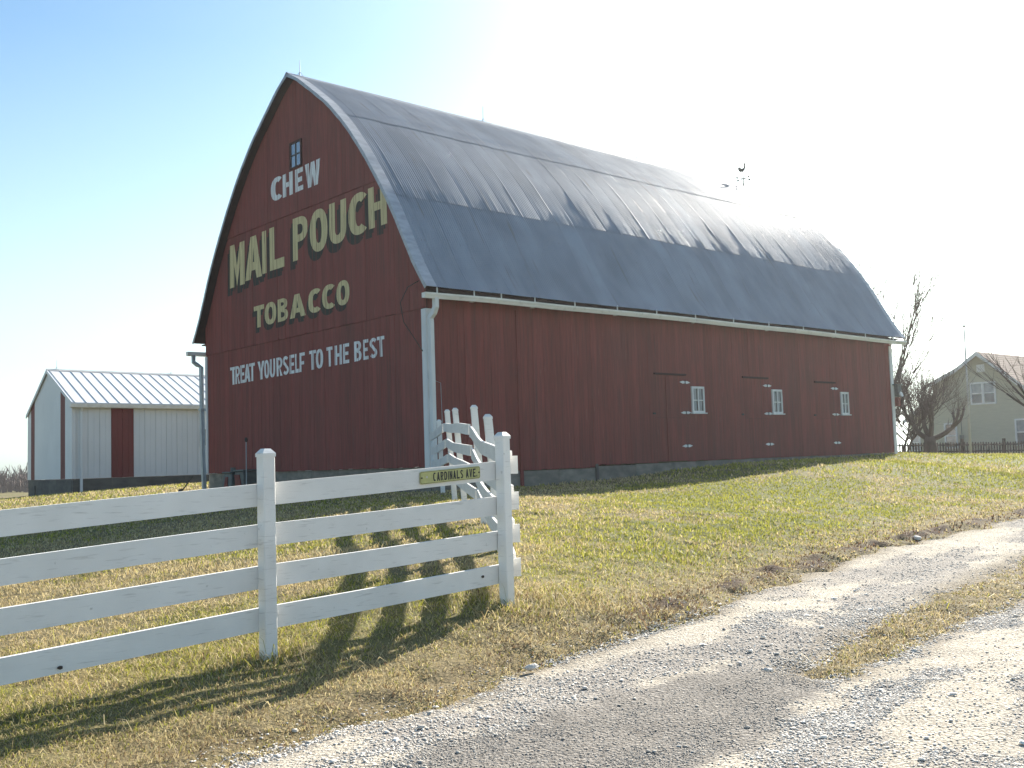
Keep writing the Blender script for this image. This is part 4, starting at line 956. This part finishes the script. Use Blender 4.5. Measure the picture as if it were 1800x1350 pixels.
# ------------------------------------------------------------------ grass and gravel (scattered geometry)
def raw_mesh(name, V, T, C=None):
    me = bpy.data.meshes.new(name); me.vertices.add(len(V)); me.vertices.foreach_set('co', V.astype(np.float32).ravel())
    me.loops.add(T.size); me.loops.foreach_set('vertex_index', T.astype(np.int32).ravel())
    me.polygons.add(len(T)); me.polygons.foreach_set('loop_start', np.arange(0, T.size, 3, dtype=np.int32)); me.update()
    if C is not None: set_col(me, C)
    return me
def gz_interp(x, y):      # height of the ground sheet
    ix = np.clip(np.searchsorted(xs, x)-1, 0, len(xs)-2); iy = np.clip(np.searchsorted(ys, y)-1, 0, len(ys)-2)
    fx = (x-xs[ix])/(xs[ix+1]-xs[ix]); fy = (y-ys[iy])/(ys[iy+1]-ys[iy])
    return (Zg[iy,ix]*(1-fx)+Zg[iy,ix+1]*fx)*(1-fy)+(Zg[iy+1,ix]*(1-fx)+Zg[iy+1,ix+1]*fx)*fy
def inside_box(x, y, ox, oy, ang, u0, u1, v0, v1):
    c, s = math.cos(ang), math.sin(ang); u = (x-ox)*c+(y-oy)*s; v = -(x-ox)*s+(y-oy)*c; return (u > u0) & (u < u1) & (v > v0) & (v < v1)
def blades(n, d0, d1, hgt, wid, lay):
    # clumped positions over the wedge of lawn in view (and a margin around it)
    D = np.exp(RNG.uniform(np.log(d0), np.log(d1), n)) if d1/d0 > 1.8 else RNG.uniform(d0, d1, n)
    T = RNG.uniform(-.62, .62, n); x = D*T; y = D
    x = x+RNG.normal(0, .02, n); y = y+RNG.normal(0, .02, n)
    rs = road_sd(x, y)
    cl = fbm(x*2.2+5, y*2.2, 3); cl2 = fbm(x*9, y*9, 2)
    ok = (rs > -.04+.10*(cl2-.5)) & (RNG.random(n) < (.35+1.1*sstep(.3, .6, cl*.5+cl2*.5)))
    ok &= ~inside_box(x, y, BX, BY, BANG, -.02, 21.2, -.02, 11.5)
    bk = np.exp(-((rs-.28)/.20)**2)*(sdf(STRIP, x, y) > .8)*(.28+.72*sstep(.3, 1.6, x))
    ok &= RNG.random(n) > bk*.70*sstep(.40,.55, fbm(x*2.3+40, y*2.3, 3))
    x, y, rs, cl, D, bk = x[ok], y[ok], rs[ok], cl[ok], D[ok], bk[ok]; n = len(x)
    z = gz_interp(x, y)-.005
    tint, near = turf_tint(x, y)
    tall = 1+1.5*np.exp(-((x+.1)**2+(y-9.0)**2)/.25)+1.5*np.exp(-((x+1.75)**2+(y-7.4)**2)/.12)+.9*np.exp(-((x-.7)**2+(y-9.1)**2)/.5)
    fx, fy = along(x, y); 
    h = hgt*RNG.uniform(.45, 1.35, n)*tall*(.75+.6*cl)*(1-.25*near)
    w = wid*D*RNG.uniform(.6, 1.4, n)
    a = RNG.uniform(0, 2*np.pi, n); ln = lay*RNG.uniform(.3, 1.5, n)
    dx, dy = np.cos(a), np.sin(a)
    b = RNG.uniform(0, 2*np.pi, n); wx, wy = np.cos(b)*w/2, np.sin(b)*w/2
    V = np.zeros((n, 5, 3))
    V[:,0] = np.stack([x-wx, y-wy, z], 1); V[:,1] = np.stack([x+wx, y+wy, z], 1)
    mx, my, mz = x+dx*h*ln*.35, y+dy*h*ln*.35, z+h*.55
    V[:,2] = np.stack([mx-wx*.8, my-wy*.8, mz], 1); V[:,3] = np.stack([mx+wx*.8, my+wy*.8, mz], 1)
    V[:,4] = np.stack([x+dx*h*ln, y+dy*h*ln, z+h*np.maximum(.16, 1-ln*.38)], 1)
    base = (np.arange(n)*5)[:,None]
    Tt = np.concatenate([base+np.array([0,1,3]), base+np.array([0,3,2]), base+np.array([2,3,4])], 1).reshape(-1, 3)
    gsel = (RNG.random(n) < tint*.9+.04)
    straw = np.array((.68,.57,.32)); straw2 = np.array((.34,.26,.125)); gr = np.array((.22,.235,.035)); gr2 = np.array((.48,.45,.085))
    r1 = RNG.random(n)[:,None]
    C = np.where(gsel[:,None], gr*r1+gr2*(1-r1), straw*r1+straw2*(1-r1)); C = C*RNG.uniform(.75, 1.2, n)[:,None]
    br = (RNG.random(n) < .55*bk+.12*near)[:,None]; C = np.where(br, np.array((.16,.095,.055))*(.6+.7*r1), C)
    return V.reshape(-1, 3), Tt, np.repeat(C, 5, 0)
parts = [blades(190000, 4.6, 12, .042, .00080, 1.0), blades(130000, 12, 26, .052, .00095, .7), blades(85000, 26, 60, .075, .00105, .6), blades(9000, 4.6, 13, .115, .00065, 1.5)]
V = []; T = []; C = []; k_ = 0
for (v_, t_, c_) in parts: V.append(v_); T.append(t_+k_); C.append(c_); k_ += len(v_)
M['blade'] = mat('grass_blades', None, None, (1,1,1), 5, .65, spec=.25, attr='col', trans=.38)
tag(link('grass', raw_mesh('grass', np.concatenate(V), np.concatenate(T), np.concatenate(C)), M['blade']), 'short dry winter grass, straw and green mixed, over the lawn and verges', 'grass', kind='stuff')

# gravel: crushed stones lying on the driveway
ico = np.array([(1,0,0),(0,1,0),(-1,0,0),(0,-1,0),(.5,.5,.8),(-.5,.5,.8),(-.5,-.5,.8),(.5,-.5,.8)])
icf = np.array([(0,1,4),(1,2,5),(2,3,6),(3,0,7),(1,5,4),(2,6,5),(3,7,6),(0,4,7),(4,5,6),(4,6,7)])
def road_z(x, y):
    ix = np.clip(np.searchsorted(xs, x)-1, 0, len(xs)-2); iy = np.clip(np.searchsorted(ys, y)-1, 0, len(ys)-2)
    fx = (x-xs[ix])/(xs[ix+1]-xs[ix]); fy = (y-ys[iy])/(ys[iy+1]-ys[iy])
    Z = np.maximum(Zr, Zg)
    return (Z[iy,ix]*(1-fx)+Z[iy,ix+1]*fx)*(1-fy)+(Z[iy+1,ix]*(1-fx)+Z[iy+1,ix+1]*fx)*fy
def pebbles(n, d0, d1, s0, s1):
    D = RNG.uniform(d0, d1, n) if d1/d0 < 1.8 else np.exp(RNG.uniform(np.log(d0), np.log(d1), n))
    x = D*RNG.uniform(-.35, .62, n); y = D
    rs = road_sd(x, y); cr = road_cream(x, y); pmk = sstep(.16, -.14, sdf(PATCH, x, y)+(fbm(x*3, y*3, 3)-.5)*.45)
    a, c = along(x, y); st = fbm(c*3.3+2, a*.6+7, 3)
    pr = np.where(rs < .08, (1-.93*cr)*(.30+.9*sstep(.35,.6,st)), 0)*(1-.45*pmk)+np.where((rs >= .08) & (rs < .3), .05, 0)
    ok = RNG.random(n) < pr
    x, y, D, pmk, cr = x[ok], y[ok], D[ok], pmk[ok], cr[ok]; n = len(x)
    s = (s0+(s1-s0)*RNG.random(n)**2.5)*(.7+.04*D)*(1-.35*pmk)
    V = ico[None]*(1+RNG.uniform(-.28, .28, (n,8,1)))*s[:,None,None]*np.stack([RNG.uniform(.8,1.5,n), RNG.uniform(.7,1.1,n), RNG.uniform(.32,.62,n)], 1)[:,None,:]
    q = RNG.uniform(0, 6.28, n); cq, sq = np.cos(q)[:,None], np.sin(q)[:,None]
    X2 = V[:,:,0]*cq-V[:,:,1]*sq; Y2 = V[:,:,0]*sq+V[:,:,1]*cq
    z = road_z(x, y)
    V = np.stack([X2+x[:,None], Y2+y[:,None], V[:,:,2]+(z+s*.25)[:,None]], -1)
    T = (icf[None]+(np.arange(n)*8)[:,None,None]).reshape(-1, 3)
    r = RNG.random(n)[:,None]; C = np.array((.50,.46,.41))*(1-r)+np.array((.82,.76,.67))*r
    C = C*(1-.40*pmk[:,None])*RNG.uniform(.8,1.15,n)[:,None]
    return V.reshape(-1, 3), T, np.repeat(C, 8, 0)
parts = [pebbles(210000, 4.7, 9.5, .0042, .0115), pebbles(80000, 9.5, 26, .006, .012), pebbles(2600, 4.7, 11, .009, .026)]
V = []; T = []; C = []; k_ = 0
for (v_, t_, c_) in parts: V.append(v_); T.append(t_+k_); C.append(c_); k_ += len(v_)
M['peb'] = mat('gravel_stones', None, None, (1,1,1), 5, .9, spec=.15, attr='col')
tag(link('gravel', raw_mesh('gravel', np.concatenate(V), np.concatenate(T), np.concatenate(C)), M['peb']), 'loose crushed limestone gravel over the driveway', 'gravel', kind='stuff')

# ------------------------------------------------------------------ thin haze: fades the far wood, added also to imitate lens glare
hm = bpy.data.materials.new('haze_air'); hm.use_nodes = True; hn = hm.node_tree; hn.nodes.clear()
ho = hn.nodes.new('ShaderNodeOutputMaterial'); hv = hn.nodes.new('ShaderNodeVolumePrincipled'); hn.links.new(hv.outputs[0], ho.inputs['Volume'])
hv.inputs['Color'].default_value = (.97,.96,.96,1); hv.inputs['Density'].default_value = HAZE; hv.inputs['Anisotropy'].default_value = .55
hz = MB().box(-230, 230, -20, 260, -4.5, 13.5).build('haze', hm); tag(hz, kind='stuff', label='thin pale haze over the whole place, added also to imitate lens glare', cat='haze')
